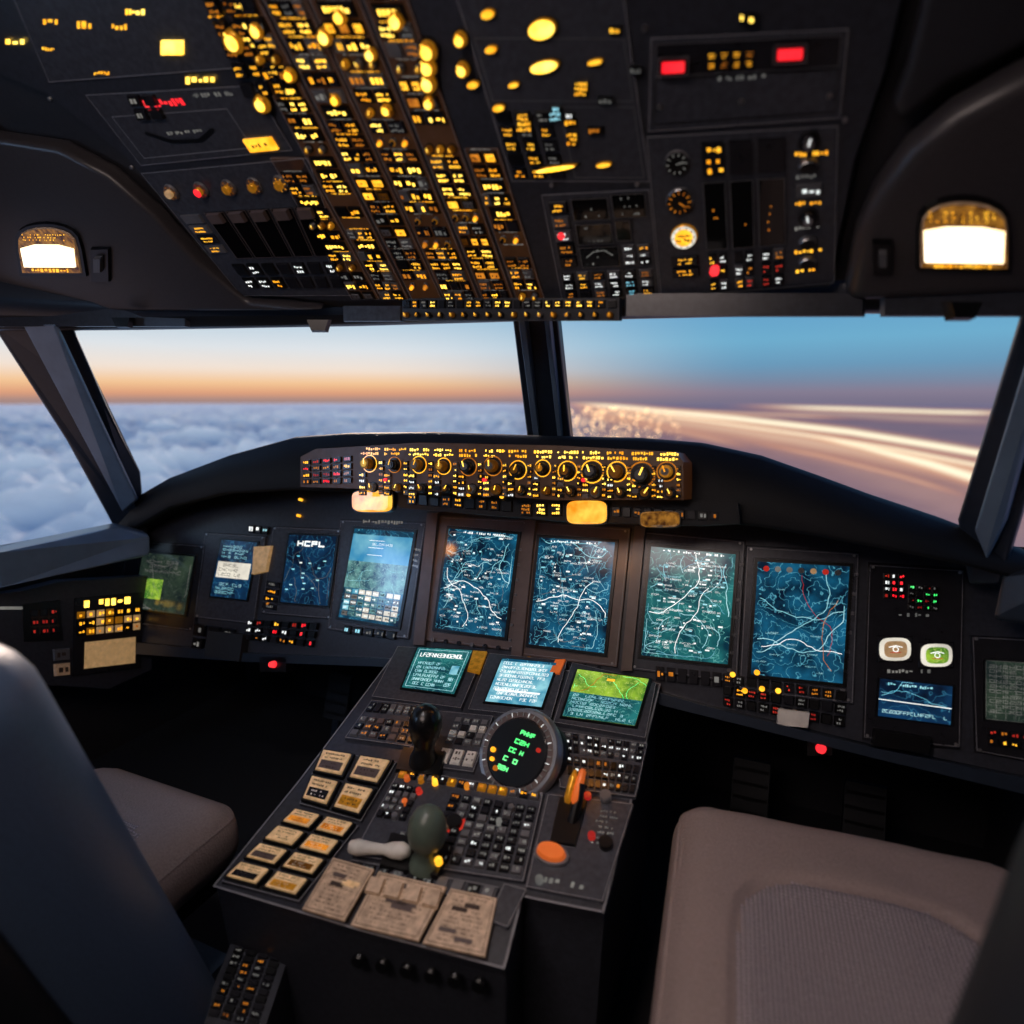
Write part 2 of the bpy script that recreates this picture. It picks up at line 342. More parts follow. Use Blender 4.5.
b.dashes(Q.sub(.28, .10, .6, .22), 1, 'e_red', .0347, .9, .9, .8); b.dashes(Q.sub(.6, .04, .95, .14), 1, 'e_label', .0347, .9, .8, .6)
b.prism(OV, Q.sub(.76, .76, .93, .96).p, .034, .040, 'e_gold', .001); b.dashes(Q.sub(.78, .8, .9, .92), 1, 'ink', .0406); b.dashes(Q.sub(.28, .55, .6, .62), 1, 'e_label', .0347, .8, .8, .7)
Q = OV.Q((5, -60), (195, -60), (250, 60), (60, 75)); oslab(Q)
for x, y, w, h in [(28, 36, 12, 4), (62, 14, 8, 4), (95, 18, 8, 4), (130, 20, 8, 3), (182, 40, 10, 5), (146, 5, 10, 3), (210, 73, 16, 4), (60, 42, 8, 2), (112, 66, 8, 2), (226, 8, 8, 3)]:
    q = OV.R(x-w, y-h, x+w, y+h); b.dashes(q, 1, 'e_goldhot' if w != 8 else 'e_gold', .0347, .95, .95, .9)
b.prism(OV, OV.R(172, 33, 194, 47).p, .034, .039, 'e_goldhot', .001)
b.grid(OV.Q((135, 85), (165, 85), (178, 112), (148, 114)), 2, 2, .008, ('keycap',), ('e_label',), .5)
b.grid(OV.Q((190, -60), (248, -60), (300, 88), (254, 92)), 3, 7, .007, ('keycap', 'black'), ('e_gold', 'e_amberdim'), .85, 2)
for x, y in [(60, 92), (140, 160), (355, 150), (648, 20), (845, 110), (640, 175), (845, 275), (556, 176)]:
    b.cyl(OV, P(x, y), .004, .03, .036, 'steel', seg=8)
overhead = b.obj('overhead_panel')

# ================================================================== CEILING + FAIRINGS
def slab_obj(name, pl, pts, c0, c1, m, bevel=.012, parent=None):
    bb = B(); bb.prism(pl, pts, c0, c1, m); bb.poly(pl, pts[::-1], c0, m)
    o = bb.obj(name, parent, merge=True)
    mo = o.modifiers.new('bevel', 'BEVEL'); mo.width = bevel; mo.segments = 5; mo.limit_method = 'ANGLE'
    for p in o.data.polygons: p.use_smooth = True
    return o
zb = (2.32-1.693)/.719
b = B()
b.face([OV.w(-2.0, -.02, 0), OV.w(1.45, -.02, 0), OV.w(1.45, zb, 0), OV.w(-2.0, zb, 0)], 'ceilpaint')
yb = OV.w(0, zb, 0).y
b.face([(-2.0, yb, 2.32), (1.45, yb, 2.32), (1.45, -1.3, 2.32), (-2.0, -1.3, 2.32)], 'ceilpaint')
ceiling = b.obj('ceiling')
slab_obj('fairing_panel_1', OV, [P(*p) for p in [(-90, 40), (-90, 300), (150, 302), (330, 300), (255, 292), (205, 250), (165, 205), (120, 165), (70, 138), (0, 128)]], 0, .05, 'fairing', .03, ceiling)
slab_obj('fairing_panel_2', OV, [P(*p) for p in [(1130, 20), (1024, 48), (950, 90), (905, 128), (872, 175), (855, 215), (843, 282), (1130, 268)]], 0, .075, 'fairing', .03, ceiling)
slab_obj('fairing_panel_3', OV, [P(*p) for p in [(940, -90), (905, 60), (890, 100), (905, 110), (945, 75), (1024, 35), (1130, 0), (1130, -90)]], 0, .04, 'ceilpaint', .02, ceiling)

def arch(x0, y0, x1, y1, n=10):
    pts = []
    for i in range(n+1):
        t = pi*i/n
        pts.append(((x0+x1)/2-(x1-x0)/2*cos(t), y0+(y1-y0)*.5*(1-sin(t)**.6)))
    return [(x0, y1)]+pts+[(x1, y1)]
def reading_light(x0, y0, x1, y1, c, sk):
    bb = B(); 
    sh = lambda pts: [P(x+(y-y0)*sk, y) for x, y in pts]
    bb.prism(OV, sh(arch(x0-4, y0-4, x1+4, y1+4)), c, c+.008, 'black', .003)
    bb.prism(OV, sh(arch(x0, y0, x1, y1)), c+.008, c+.012, 'cream', .003, top='lamp_brown')
    ym = y0+(y1-y0)*.36
    bb.prism(OV, sh([(x0+4, y1-7), (x0+3, ym+4), (x0+(x1-x0)*.3, ym), (x0+(x1-x0)*.7, ym), (x1-3, ym+4), (x1-4, y1-7)]), c+.012, c+.017, 'lamp_warm', .003)
    for i in range(9):
        x = x0+6+(x1-x0-14)*i/9.; q = Quad(OV, sh([(x, y0+(y1-y0)*.12), (x+5, y0+(y1-y0)*.12), (x+5, ym-3), (x, ym-3)])); bb.dashes(q, 3, 'e_gold', c+.0126, .8, .5, .5)  # gold reflections in the recess, put in as glowing marks
    bb.dashes(Quad(OV, sh([(x0+8, y1-6), (x1-8, y1-6), (x1-8, y1-1), (x0+8, y1-1)])), 1, 'e_gold', c+.0135, .9, .9, .7)
    return bb.obj('reading_light')
reading_light(30, 215, 89, 261, .05, .14); reading_light(917, 174, 1001, 240, .075, 0)
for x, y, w, h in [(113, 253, 9, 17), (881, 232, 10, 17)]:
    bb = B(); c = .05 if x < 500 else .075
    bb.prism(OV, OV.R(x-w, y-h, x+w, y+h).p, c, c+.01, 'black', .003); bb.prism(OV, OV.R(x-w*.4, y-h*.6, x+w*.4, y+h*.3).p, c+.01, c+.022, 'keygrey', .003)
    bb.obj('toggle_switch')

# ================================================================== WINDSHIELD HEADER + POSTS
b = B()
st = [(-110, 332, 292, 1.15), (0, 331, 297, 1.27), (120, 330, 303, 1.37), (345, 326, 304, 1.46), (515, 321, 300, 1.5), (700, 317, 296, 1.5), (870, 313, 288, 1.48), (1024, 314, 284, 1.46), (1130, 314, 284, 1.42)]
rows = []
for x, yl, yu, Y in st:
    lo = atY(x, yl, Y); up = atY(x, yu, Y-.06); 
    rows.append([up+Vector((0, .03, .10)), up, lo+(up-lo)*.45+Vector((0, -.03, 0)), lo+Vector((0, -.018, .004)), lo, lo+Vector((0, .08, .008)), lo+Vector((0, .16, .12))])
for r0, r1 in zip(rows, rows[1:]):
    for i in range(len(r0)-1): b.face([r0[i], r1[i], r1[i+1], r0[i+1]], ('ceilpaint', 'framedark', 'hood', 'framedark', 'framedark', 'black')[i], True)
header = b.obj('trim_1', merge=True)
b = B()
for x0, x1, y0, y1, m in [(0, 190, 306, 327, 'panel'), (345, 405, 306, 322, 'panel2'), (625, 865, 294, 317, 'panel'), (880, 1060, 286, 317, 'panel')]:
    Y = 1.38 if x0 > 300 else 1.24
    pl = Plane(atY(x0, y0, Y), atY(x1, y0, Y+(.13 if x0 < 100 else 0))-atY(x0, y0, Y), (0, 0, 1))
    b.prism(pl, [pl.px(x0, y0), pl.px(x1, y0), pl.px(x1, y1), pl.px(x0, y1)], 0, .014, m, .006)
for x, y in [(125, 322), (320, 325), (958, 310)]:
    pl = Plane(atY(x, y, 1.3), RT, (0, 0, 1)); c = pl.px(x, y)
    b.prism(pl, [(c[0]-.03, c[1]+.012), (c[0]+.03, c[1]+.012), (c[0]+.02, c[1]-.018), (c[0]-.02, c[1]-.018)], 0, .02, 'black', .004)
HF = Plane(atY(515, 310, 1.37), (1, 0, 0), (0, -.1, 1)); b.base = .012
q = HF.R(404, 298, 622, 321); b.prism(HF, q.p, 0, .012, 'panel', .003)
b.grid(q.sub(.01, .05, .99, .5), 22, 1, .006, ('keycap', 'black'), ('e_gold', 'e_goldhot', 'e_label'), .75, 2)
for i in range(17): b.knob(HF, q.at(.03+i*.058, .74), .0065, .012, random.choice(('golddark', 'keygrey', 'keycap')), 'gold', random.choice(('e_goldhot', 'e_gold')))
b.obj('header_control_strip', header)

def beam(name, pts, depth, m, parent=None, bevel=.01, mats=None):
    bb = B(); d = Vector(depth); n = len(pts)
    bb.face(pts[::-1], m); bb.face([p+d for p in pts], m)
    for i in range(n): j = (i+1) % n; bb.face([pts[i], pts[j], pts[j]+d, pts[i]+d], m)
    o = bb.obj(name, parent, merge=True); mo = o.modifiers.new('bevel', 'BEVEL'); mo.width = bevel; mo.segments = 3
    return o
o = beam('trim_2', [atY(510, 306, 1.50), atY(555, 306, 1.50), atY(571, 450, 1.86), atY(528, 450, 1.86)], (0, .04, .02), 'framedark')
beam('post_cap_1', [atY(517, 312, 1.48), atY(524, 312, 1.48), atY(540, 444, 1.83), atY(534, 444, 1.83)], (0, .03, 0), 'frame', o, .003)
beam('post_cap_2', [atY(543, 312, 1.48), atY(548, 312, 1.48), atY(563, 444, 1.83), atY(558, 444, 1.83)], (0, .03, 0), 'frame', o, .003)
o = beam('trim_3', [atY(-10, 322, 1.27), atY(70, 322, 1.33), atY(106, 405, 1.45), atY(138, 474, 1.60), atY(148, 540, 1.64), atY(118, 535, 1.60), atY(66, 440, 1.44)], (-.03, .025, 0), 'framedark')
beam('pillar_cap', [atY(22, 324, 1.25), atY(54, 324, 1.26), atY(136, 500, 1.56), atY(122, 512, 1.56)], (-.01, .02, 0), 'frame', o, .006)
o = beam('trim_4', [atY(1022, 306, 1.46), atY(1085, 306, 1.40), atY(1026, 500, 1.55), atY(1000, 585, 1.60), atY(968, 585, 1.64), atY(957, 520, 1.62)], (.02, .05, 0), 'framedark')
beam('pillar_cap', [atY(1040, 312, 1.39), atY(1062, 312, 1.38), atY(1006, 520, 1.55), atY(986, 560, 1.58), atY(974, 530, 1.57)], (.01, .02, 0), 'frame', o, .006)
beam('trim_5', [atY(-140, 566, .95), atY(0, 552, 1.12), atY(118, 527, 1.50), atY(150, 535, 1.56), atY(150, 556, 1.54), atY(0, 588, 1.10), atY(-140, 612, .93)], (-.1, .05, 0), 'frame', None, .012)
beam('trim_6', [atY(1000, 572, 1.60), atY(1100, 560, 1.50), atY(1130, 640, 1.46), atY(990, 620, 1.58)], (.1, .05, 0), 'framedark', None, .012)

def glass():
    m = bpy.data.materials.new('window_glass'); m.use_nodes = True; nt = m.node_tree; nt.nodes.clear()
    o = nt.nodes.new('ShaderNodeOutputMaterial'); mx = nt.nodes.new('ShaderNodeMixShader'); t = nt.nodes.new('ShaderNodeBsdfTransparent'); g = nt.nodes.new('ShaderNodeBsdfGlossy')
    g.inputs['Roughness'].default_value = .02; t.inputs['Color'].default_value = (.97, .985, 1, 1)
    lw = nt.nodes.new('ShaderNodeLayerWeight'); lw.inputs['Blend'].default_value = .12
    ml = nt.nodes.new('ShaderNodeMath'); ml.operation = 'MULTIPLY'; ml.inputs[1].default_value = .2
    nt.links.new(lw.outputs['Fresnel'], ml.inputs[0]); nt.links.new(ml.outputs[0], mx.inputs['Fac'])
    nt.links.new(t.outputs[0], mx.inputs[1]); nt.links.new(g.outputs[0], mx.inputs[2]); nt.links.new(mx.outputs[0], o.inputs[0]); MATS['glass'] = m
glass()
def pane(name, pts):
    bb = B(); bb.face(pts, 'glass'); return bb.obj(name)
pane('window_1', [atY(40, 310, 1.38), atY(530, 306, 1.58), atY(550, 452, 1.94), atY(130, 545, 1.72)])
pane('window_2', [atY(535, 306, 1.58), atY(1040, 300, 1.54), atY(985, 585, 1.74), atY(550, 452, 1.94)])
pane('window_3', [atY(-140, 316, 1.10), atY(30, 312, 1.35), atY(128, 545, 1.68), atY(-140, 600, 1.05)])
pane('window_4', [atY(1050, 302, 1.50), atY(1150, 302, 1.40), atY(1130, 620, 1.50), atY(995, 590, 1.70)])

# ================================================================== GLARESHIELD
T = [(118, 520, 1.60, 545), (132, 498, 1.61, 530), (170, 476, 1.62, 508), (225, 455, 1.62, 494), (290, 437, 1.62, 490), (345, 433, 1.62, 492), (430, 432, 1.62, 496), (545, 436, 1.62, 517), (640, 438, 1.62, 519), (700, 443, 1.62, 521), (760, 456, 1.62, 527), (820, 477, 1.62, 537), (880, 499, 1.62, 548), (955, 524, 1.62, 563), (1010, 545, 1.62, 577), (1080, 575, 1.58, 600)]
b = B(); rows = []
for x, y, Y, yl in T:
    t = atY(x, y, Y); l = atY(x, yl, Y-.07 if 200 < x < 1000 else Y-.03)
    bk = Vector((t.x*1.0, 2.25, t.z-.12)); bk.x = t.x*1.02
    mid = t+Vector((0, .09, -.0))
    rows.append([bk, mid+Vector((0, .1, -.014)), t+Vector((0, .03, -.001)), t+Vector((0, -.004, -.008)), t*.55+l*.45+Vector((0, -.012, 0)), l+Vector((0, -.004, .010)), l, l+Vector((0, .03, -.001)), Vector((l.x, 1.80, l.z+.01))])
for r0, r1 in zip(rows, rows[1:]):
    for i in range(len(r0)-1): b.face([r0[i], r1[i], r1[i+1], r0[i+1]], 'hood', True)
glare = b.obj('glareshield', merge=True)
b = B()
G = GF.px
pts = [G(*p) for p in [(303, 487), (303, 457), (318, 449), (420, 442), (560, 445), (680, 452), (688, 462), (688, 500), (560, 501), (430, 492)]]
b.prism(GF, pts[::-1], -.08, .02, 'glowplate', .008); b.base = .02
b.grid(GF.Q((307, 460), (358, 455), (358, 484), (307, 485)), 5, 4, .006, ('keycap', 'black'), ('e_red', 'e_amberdim', 'e_gold', 'e_reddim'), 1, 1, fill=.9, hh=.6)
for i in range(13):
    x = 374+i*24.5; r = 7.2+random.uniform(-1, 2.0)
    c = Vector(G(x, 464+i*.8+random.uniform(-2, 2))); rr = (Vector(G(x+r, 465))-c).length*.8
    mm = random.choice(('gold', 'golddark', 'golddark', 'keycap', 'black'))
    b.knob(GF, c, rr*.9, .028, mm, random.choice(('gold', 'golddark', 'keygrey')), random.choice(('e_goldhot', 'e_gold'))); b.ring(GF, c, rr*1.25, rr*1.40, .0215, random.choice(('e_amberdim', 'e_gold')), 18)
    c = Vector(G(x+4, 487+i*.5)); b.knob(GF, c, rr*.68, .020, random.choice(('golddark', 'keycap', 'keygrey')), 'golddark', 'e_goldhot')
    q = GF.R(x-11, 447+i*.4, x+12, 456+i*.5); b.dashes(q, 2, random.choice(('e_gold', 'e_goldhot')), .0207, .95, .8, .6)
    q = GF.R(x-11, 472+i*.5, x-2, 496+i*.3); b.grid(q, 1, 4, .006, ('keycap', 'black', 'keygrey'), ('e_gold', 'e_goldhot', 'e_white'), .95, 1, fill=.9, hh=.6)
    q = GF.R(x+9, 460+i*.5, x+15, 495+i*.3); b.grid(q, 1, 6, .006, ('keycap', 'black', 'keygrey'), ('e_gold', 'e_amberdim', 'e_goldhot'), .95, 1, fill=.9, hh=.6)
    if i % 4 == 1: b.cyl(GF, G(x-8, 480), .005, .02, .03, 'e_red')
b.obj('autopilot_control_unit', glare)
LS = Plane((0, 1.515, 1.14), (1, 0, 0), (0, .2, 1)); b = B(); L = LS.px
b.prism(LS, [L(380, 486), L(740, 503), L(742, 524), L(700, 526), L(560, 522), L(400, 508)], -.06, .006, 'hood', .004); b.base = .006
b.grid(LS.Q((408, 492), (515, 499), (515, 514), (408, 506)), 9, 1, .005, ('keycap', 'black'), ('e_amberdim', 'e_gold'), .7, 2)
for i, m in enumerate(['e_amberdim', 'e_goldhot', 'e_goldhot']): b.key(LS.R(521+i*15, 502, 534+i*15, 517), .006, 'black', m, 3, .95, .95, .7, .05)
b.grid(LS.Q((612, 505), (720, 511), (720, 522), (612, 518)), 10, 1, .005, ('keycap', 'black'), ('e_amberdim', 'e_label'), .5, 1)
for x, y in [(470, 495), (503, 497), (478, 488)]: b.cyl(LS, L(x, y), .005, .006, .012, 'e_gold')
b.obj('annunciator_strip', glare)
def amber_lamp(x0, y0, x1, y1, m):
    bb = B(); q = LS.R(x0, y0, x1, y1)
    pts = []
    for k in range(24):
        t = 2*pi*k/24; u = .5+.5*math.copysign(abs(cos(t))**.45, cos(t)); v = .5+.5*math.copysign(abs(sin(t))**.45, sin(t)); pts.append(q.at(u, v))
    bb.prism(LS, pts, .0, .016, 'black', .001); bb.prism(LS, [Vector(q.at(.5, .5))+(Vector(p)-Vector(q.at(.5, .5)))*.93 for p in pts], .016, .03, m, .006)
    return bb.obj('glareshield_lamp')
amber_lamp(355, 490, 397, 513, 'lamp_amber'); amber_lamp(567, 500, 610, 525, 'lamp_amber'); amber_lamp(640, 511, 682, 528, 'lamp_brown')

# ================================================================== MAIN INSTRUMENT PANEL
b = B(); M = MP.px
b.prism(MP, [M(*p) for p in [(128, 500), (200, 480), (560, 490), (1000, 560), (1110, 590), (1110, 800), (1024, 776), (870, 744), (700, 703), (655, 690), (430, 660), (330, 658), (240, 652), (118, 640)]][::-1], -.05, 0, 'panel', .004)
def bez(*pts, m='panel2', h=.008, edge='panel_edge'):
    q = MP.Q(*pts); b.prism(MP, q.p, 0, h, m, .004); b.outline(MP, q.sub(.02, .02, .98, .98).p, .0012, h+.0006, edge)
    for u, v in ((.05, .03), (.95, .03), (.05, .97), (.95, .97)): b.cyl(MP, q.at(u, v), .0035, h, h+.003, 'steel', seg=8)
    return q
bez((128, 540), (208, 545), (196, 632), (118, 622), m='keycap')
bez((206, 532), (268, 536), (256, 625), (196, 618))
bez((274, 526), (344, 529), (334, 620), (262, 614))
bez((341, 519), (428, 522), (410, 640), (328, 630))
bez((430, 515), (532, 520), (518, 652), (417, 640), m='bezel')
bez((526, 520), (632, 528), (618, 668), (514, 655), m='bezel')
bez((638, 530), (746, 540), (738, 684), (630, 670))
bez((746, 545), (860, 552), (854, 705), (738, 692))
bez((868, 562), (964, 568), (960, 750), (862, 740), m='keycap')
bez((970, 635), (1070, 640), (1072, 770), (974, 752), m='keycap')
for x, ya, yb_ in [(427, 513, 646), (524, 519, 658), (633, 526, 672)]:
    q = MP.Q((x+3, ya), (x+14, ya), (x, yb_), (x-11, yb_)); b.prism(MP, q.p, .008, .02, 'bezel', .004)
b.base = .008
b.grid(MP.Q((250, 619), (322, 622), (316, 648), (246, 640)), 8, 3, .008, ('keycap', 'black', 'black'), ('e_gold', 'e_red', 'e_amberdim', 'e_reddim', 'e_white'), .85, 1, hh=.6)
b.grid(MP.Q((196, 622), (240, 628), (236, 656), (192, 650)), 3, 2, .008, ('black',), ('e_label',), .4, 1)
b.prism(MP, MP.Q((214, 630), (250, 634), (246, 662), (210, 656)).p, 0, .03, 'rubber', .004)
b.grid(MP.Q((345, 624), (400, 631), (398, 641), (343, 634)), 5, 1, .006, ('black',), ('e_label', 'e_cyan'), .7, 1)
b.grid(MP.Q((268, 580), (284, 582), (280, 612), (262, 608)), 1, 4, .006, ('keycap',), ('e_label', 'e_gold'), .8, 1)
for i in range(7):
    c = M(435+i*13, 640+i*1.5); b.cyl(MP, c, .0065, .01, .018, random.choice(('keygrey', 'keycap')), seg=12)
for i in range(6):
    c = M(530+i*14, 658+i*1.9); b.cyl(MP, c, .005, .008, .016, random.choice(('keygrey', 'keycap', 'gold')), seg=12)
for x, ya, yb2 in [(434, 545, 620), (522, 550, 640), (640, 560, 650), (742, 565, 670), (856, 575, 690)]:
    for k in range(7):
        y = ya+(yb2-ya)*k/6; c = Vector(M(x-(y-ya)*.12, y)); b.prism(MP, [c+Vector((-.005, .004)), c+Vector((.005, .004)), c+Vector((.005, -.004)), c+Vector((-.005, -.004))], .008, .013, 'keygrey', .001)
b.grid(MP.Q((655, 664), (735, 672), (735, 690), (655, 682)), 7, 1, .006, ('keycap',), ('e_label', 'e_amberdim'), .7, 1)
b.grid(MP.Q((722, 672), (848, 690), (845, 728), (722, 706)), 10, 3, .008, ('keycap', 'black', 'black'), ('e_gold', 'e_reddim', 'e_amberdim', 'e_label'), .65, 2)
for x, y in [(733, 674), (745, 690), (762, 688), (778, 690), (757, 672)]: b.cyl(MP, M(x, y), .007, .008, .022, 'gold', seg=14, top='e_gold')
b.prism(MP, MP.Q((777, 707), (810, 711), (808, 727), (776, 724)).p, .008, .026, 'white_pl', .003)
for x, y in [(264, 553), (300, 516), (302, 500), (270, 604)]: b.cyl(MP, M(x, y), .005, .0, .014, 'e_gold' if y < 540 else 'e_amberdim', seg=12)
b.prism(MP, MP.Q((258, 547), (275, 546), (270, 572), (256, 575)).p, .008, .022, 'creamlit', .002)
b.grid(MP.Q((250, 524), (272, 526), (270, 536), (250, 534)), 3, 1, .006, ('keycap',), ('e_teal', 'e_white'), 1, 1, hh=.7)
b.dashes(MP.Q((345, 518), (420, 521), (419, 527), (345, 524)), 1, 'e_label', .0087, .6, .8, .6)
b.dashes(MP.Q((405, 545), (424, 548), (420, 570), (402, 566)), 4, 'e_label', .0087, .9, .8, .4)
b.grid(MP.Q((882, 573), (904, 574), (904, 600), (882, 599)), 3, 4, .008, ('black',), ('e_reddim', 'e_white', 'e_red'), 1, 1, hh=.7)
b.grid(MP.Q((907, 584), (938, 586), (937, 612), (906, 610)), 4, 4, .008, ('black',), ('e_reddim', 'e_label', 'e_green'), .9, 1)
for x, y, m in [(894, 649, 'creamlit'), (935, 655, 's_green')]:
    q = MP.R(x-18, y-13, x+18, y+13)
    b.prism(MP, q.p, .008, .014, 'keycap', .004)
    pts = []
    for k in range(20):
        t = 2*pi*k/20; pts.append(q.at(.5+.44*math.copysign(abs(cos(t))**.6, cos(t)), .5+.44*math.copysign(abs(sin(t))**.6, sin(t))))
    b.prism(MP, pts, .014, .022, 's_warm', .006); b.prism(MP, [Vector(q.at(.5, .5))*.28+Vector(p)*.72 for p in pts], .0222, .0226, m)
    b.strip(MP, [q.at(.32, .42), q.at(.5, .36), q.at(.68, .42)], .002, .023, 'e_white'); b.strip(MP, [q.at(.36, .62), q.at(.64, .62)], .0018, .023, 'e_reddim'); b.ring(MP, q.at(.5, .5), q.W()*.06, q.W()*.085, .023, 'e_white', 12)
b.dashes(MP.R(880, 612, 950, 618), 1, 'e_label', .0087, .6, .5, .6); b.dashes(MP.R(878, 668, 950, 674), 1, 'e_label', .0087, .8, .6, .6)
b.grid(MP.Q((985, 726), (1040, 734), (1040, 752), (985, 744)), 5, 2, .008, ('keycap',), ('e_gold', 'e_amberdim', 'e_reddim'), .8, 1)
b.prism(MP, MP.Q((872, 727), (930, 736), (928, 752), (870, 744)).p, .006, .03, 'black', .004)
for x, y in [(278, 664), (820, 747)]:
    q = MP.R(x-15, y-8, x+13, y+8); b.prism(MP, q.p, -.03, .02, 'black', .004); b.cyl(MP, q.at(.55, .5), .012, .02, .038, 'e_red', .009)
b.prism(MP, [M(*p) for p in [(655, 690), (700, 703), (870, 744), (1024, 776), (1110, 796), (1110, 812), (1024, 792), (868, 758), (655, 702)]][::-1], -.05, .03, 'framedark', .008)
b.prism(MP, [M(*p) for p in [(118, 640), (240, 652), (430, 660), (430, 668), (240, 662), (116, 652)]][::-1], -.05, .02, 'framedark', .006)
mp = b.obj('instrument_panel')

# ---- display screens
def screen(pl, pts, bg, style, c=.008, rim='black', n=14):
    bb = B(); q = pl.Q(*pts); bb.prism(pl, q.sub(-.05, -.04, 1.05, 1.04).p, 0, c+.005, rim, .004); z = c+.0055
    bb.poly(pl, q.p, z, bg); z += .0006; lw = q.W()*.009
    def walk(u, v, k, m, st=.12, w=lw, a=None):
        a = random.uniform(0, 6.28) if a is None else a; pts = [q.at(u, v)]
        for _ in range(k*2):
            a += random.uniform(-.55, .55); u = min(.97, max(.03, u+cos(a)*st*.5)); v = min(.97, max(.03, v+sin(a)*st*.5*q.W()/q.H())); pts.append(q.at(u, v))
        bb.strip(pl, pts, w, z, m)
    if style == 'map':
        for k in range(n): walk(random.random(), random.random(), random.randint(3, 8), random.choice(('e_teal', 'e_teal', 's_cyan', 'e_label')), random.uniform(.04, .10), lw*random.uniform(.4, .8))
        walk(.05, .6, 9, 'e_white', .12, lw*1.0, 0); walk(.4, .95, 7, 'e_white', .13, lw*.9, -1.2); walk(.9, .1, 8, 'e_teal', .12, lw*.9, 2.2)
        for k in range(int(n*3.4)):
            u, v = random.uniform(.04, .8), random.uniform(.03, .93); bb.text(q.sub(u, v, u+random.uniform(.06, .17), v+.022), random.choice(('e_white', 'e_white', 'e_teal')), z+.0002, random.randint(3, 6))
        for k in range(int(n*1.6)):
            u, v = random.uniform(.06, .9), random.uniform(.05, .93); bb.poly(pl, q.sub(u, v, u+random.uniform(.015, .06), v+.014).p, z+.0002, random.choice(('e_white', 'e_white', 'e_teal')))
        bb.dashes(q.sub(.04, .01, .96, .04), 1, 'e_white', z+.0002, .9, .6, .7)
    if style == 'lines':
        for k in range(3): walk(.05, random.uniform(.2, .8), 12, 'e_teal', .12, lw*.8, random.uniform(-.5, .5))
        walk(.1, .75, 10, 'e_white', .1, lw*.8, -.2); walk(.5, .1, 9, 'e_reddim', .12, lw*.6, 1.4); walk(.9, .3, 9, 'e_amberdim', .1, lw*.6, 2.4)
        for k in range(14):
            u, v = random.uniform(.04, .8), random.uniform(.2, .93); bb.text(q.sub(u, v, u+.12, v+.018), 'e_teal', z+.0002, 5)
        for i in range(7):
            bb.cyl(pl, q.at(.1+i*.13, .06), q.W()*.035, z, z+.004, random.choice(('e_label', 'creamlit', 'keygrey', 'e_reddim')), seg=12)
    if style == 'title':
        bb.text(q.sub(.2, .07, .8, .18), 'e_white', z, 4, 1, q.W()*.03)
        for k in range(9): walk(random.random(), random.uniform(.3, .9), 5, 'e_label', .1, lw*.6)
        for k in range(14):
            u, v = random.uniform(.04, .8), random.uniform(.3, .9); bb.poly(pl, q.sub(u, v, u+.06, v+.018).p, z, random.choice(('e_cyan', 'e_teal', 'e_white')))
    if style == 'pfd':
        bb.poly(pl, q.sub(.0, .06, 1, .36).p, z, 's_sky'); bb.poly(pl, q.sub(0, .36, 1, .66).p, z, 's_land')
        for v in (.12, .2, .28): bb.strip(pl, [q.at(.3, v), q.at(.55, v)], lw*.8, z+.0004, 'e_white')
        bb.text(q.sub(.35, .14, .7, .18), 'e_white', z+.0005, 6)
        for r in range(5):
            for cc in range(8):
                s_ = q.sub(.04+cc*.117, .67+r*.062, .04+cc*.117+.1, .67+r*.062+.05); bb.poly(pl, s_.p, z+.0004, random.choice(('s_cyan', 's_land', 's_land', 'e_label', 's_warm', 's_warm'))); bb.dashes(s_, 1, random.choice(('ink', 'e_white')), z+.0008, .8, .8, .4)
        for k in range(6): walk(random.random(), random.uniform(.4, .62), 4, 'e_teal', .1, lw*.7)
    if style == 'text':
        bb.text(q.sub(.1, .1, .9, .26), 'e_white', z, 14, 1); bb.text(q.sub(.12, .34, .72, .92), 'e_teal', z, 14, 6); bb.outline(pl, q.sub(.05, .05, .95, .95).p, lw, z, 'e_teal')
        bb.poly(pl, q.sub(.76, .4, .9, .6).p, z, 's_cyan'); bb.text(q.sub(.75, .65, .92, .9), 'e_teal', z, 4, 2)
    if style == 'textl':
        bb.text(q.sub(.06, .06, .94, .95), 'e_white', z, 20, 9); bb.poly(pl, q.sub(.1, .72, .9, .76).p, z, 'e_white'); bb.poly(pl, q.sub(0, .0, 1, .06).p, z, 's_blue')
    if style == 'green':
        bb.poly(pl, q.sub(0, .5, 1, 1).p, z, 's_teal')
        bb.text(q.sub(.05, .52, .95, .97), 'e_teal', z+.0004, 20, 6); walk(.05, .5, 10, 'e_amberdim', .1, lw*1.1, -.2)
        for k in range(5): walk(random.random(), random.uniform(.1, .45), 4, 'e_green', .1, lw*.7)
        bb.poly(pl, q.sub(.45, .12, .56, .17).p, z, 'e_gold')
    if style == 'blocks':
        bb.poly(pl, q.sub(.05, .38, .95, .66).p, z, 's_warm'); bb.text(q.sub(.1, .4, .9, .64), 'ink', z+.0004, 9, 3)
        bb.text(q.sub(.1, .08, .9, .32), 'e_teal', z, 9, 4); bb.text(q.sub(.1, .74, .9, .95), 'e_teal', z, 9, 3)
    if style == 'dim':
        bb.poly(pl, q.sub(.12, .45, .5, .8).p, z, 's_green'); bb.text(q.sub(.1, .1, .9, .35), 'e_label', z, 10, 3); walk(.1, .9, 8, 'e_label', .12, lw, 0)
        for k in range(4): walk(random.random(), random.random(), 5, 'e_label', .1, lw*.7)
    if style == 'wave':
        for k in range(2): walk(.03, .35+k*.1, 12, 'e_cyan', .09, lw*.7, 0)
        bb.poly(pl, q.sub(0, .55, 1, 1).p, z, 's_navy'); bb.dashes(q.sub(.05, .05, .95, .18), 1, 'e_teal', z, .9, .8); bb.text(q.sub(.05, .78, .95, .92), 'e_teal', z+.0004, 18, 1); bb.strip(pl, [q.at(0, .55), q.at(1, .58)], lw*1.5, z+.0003, 'e_white')
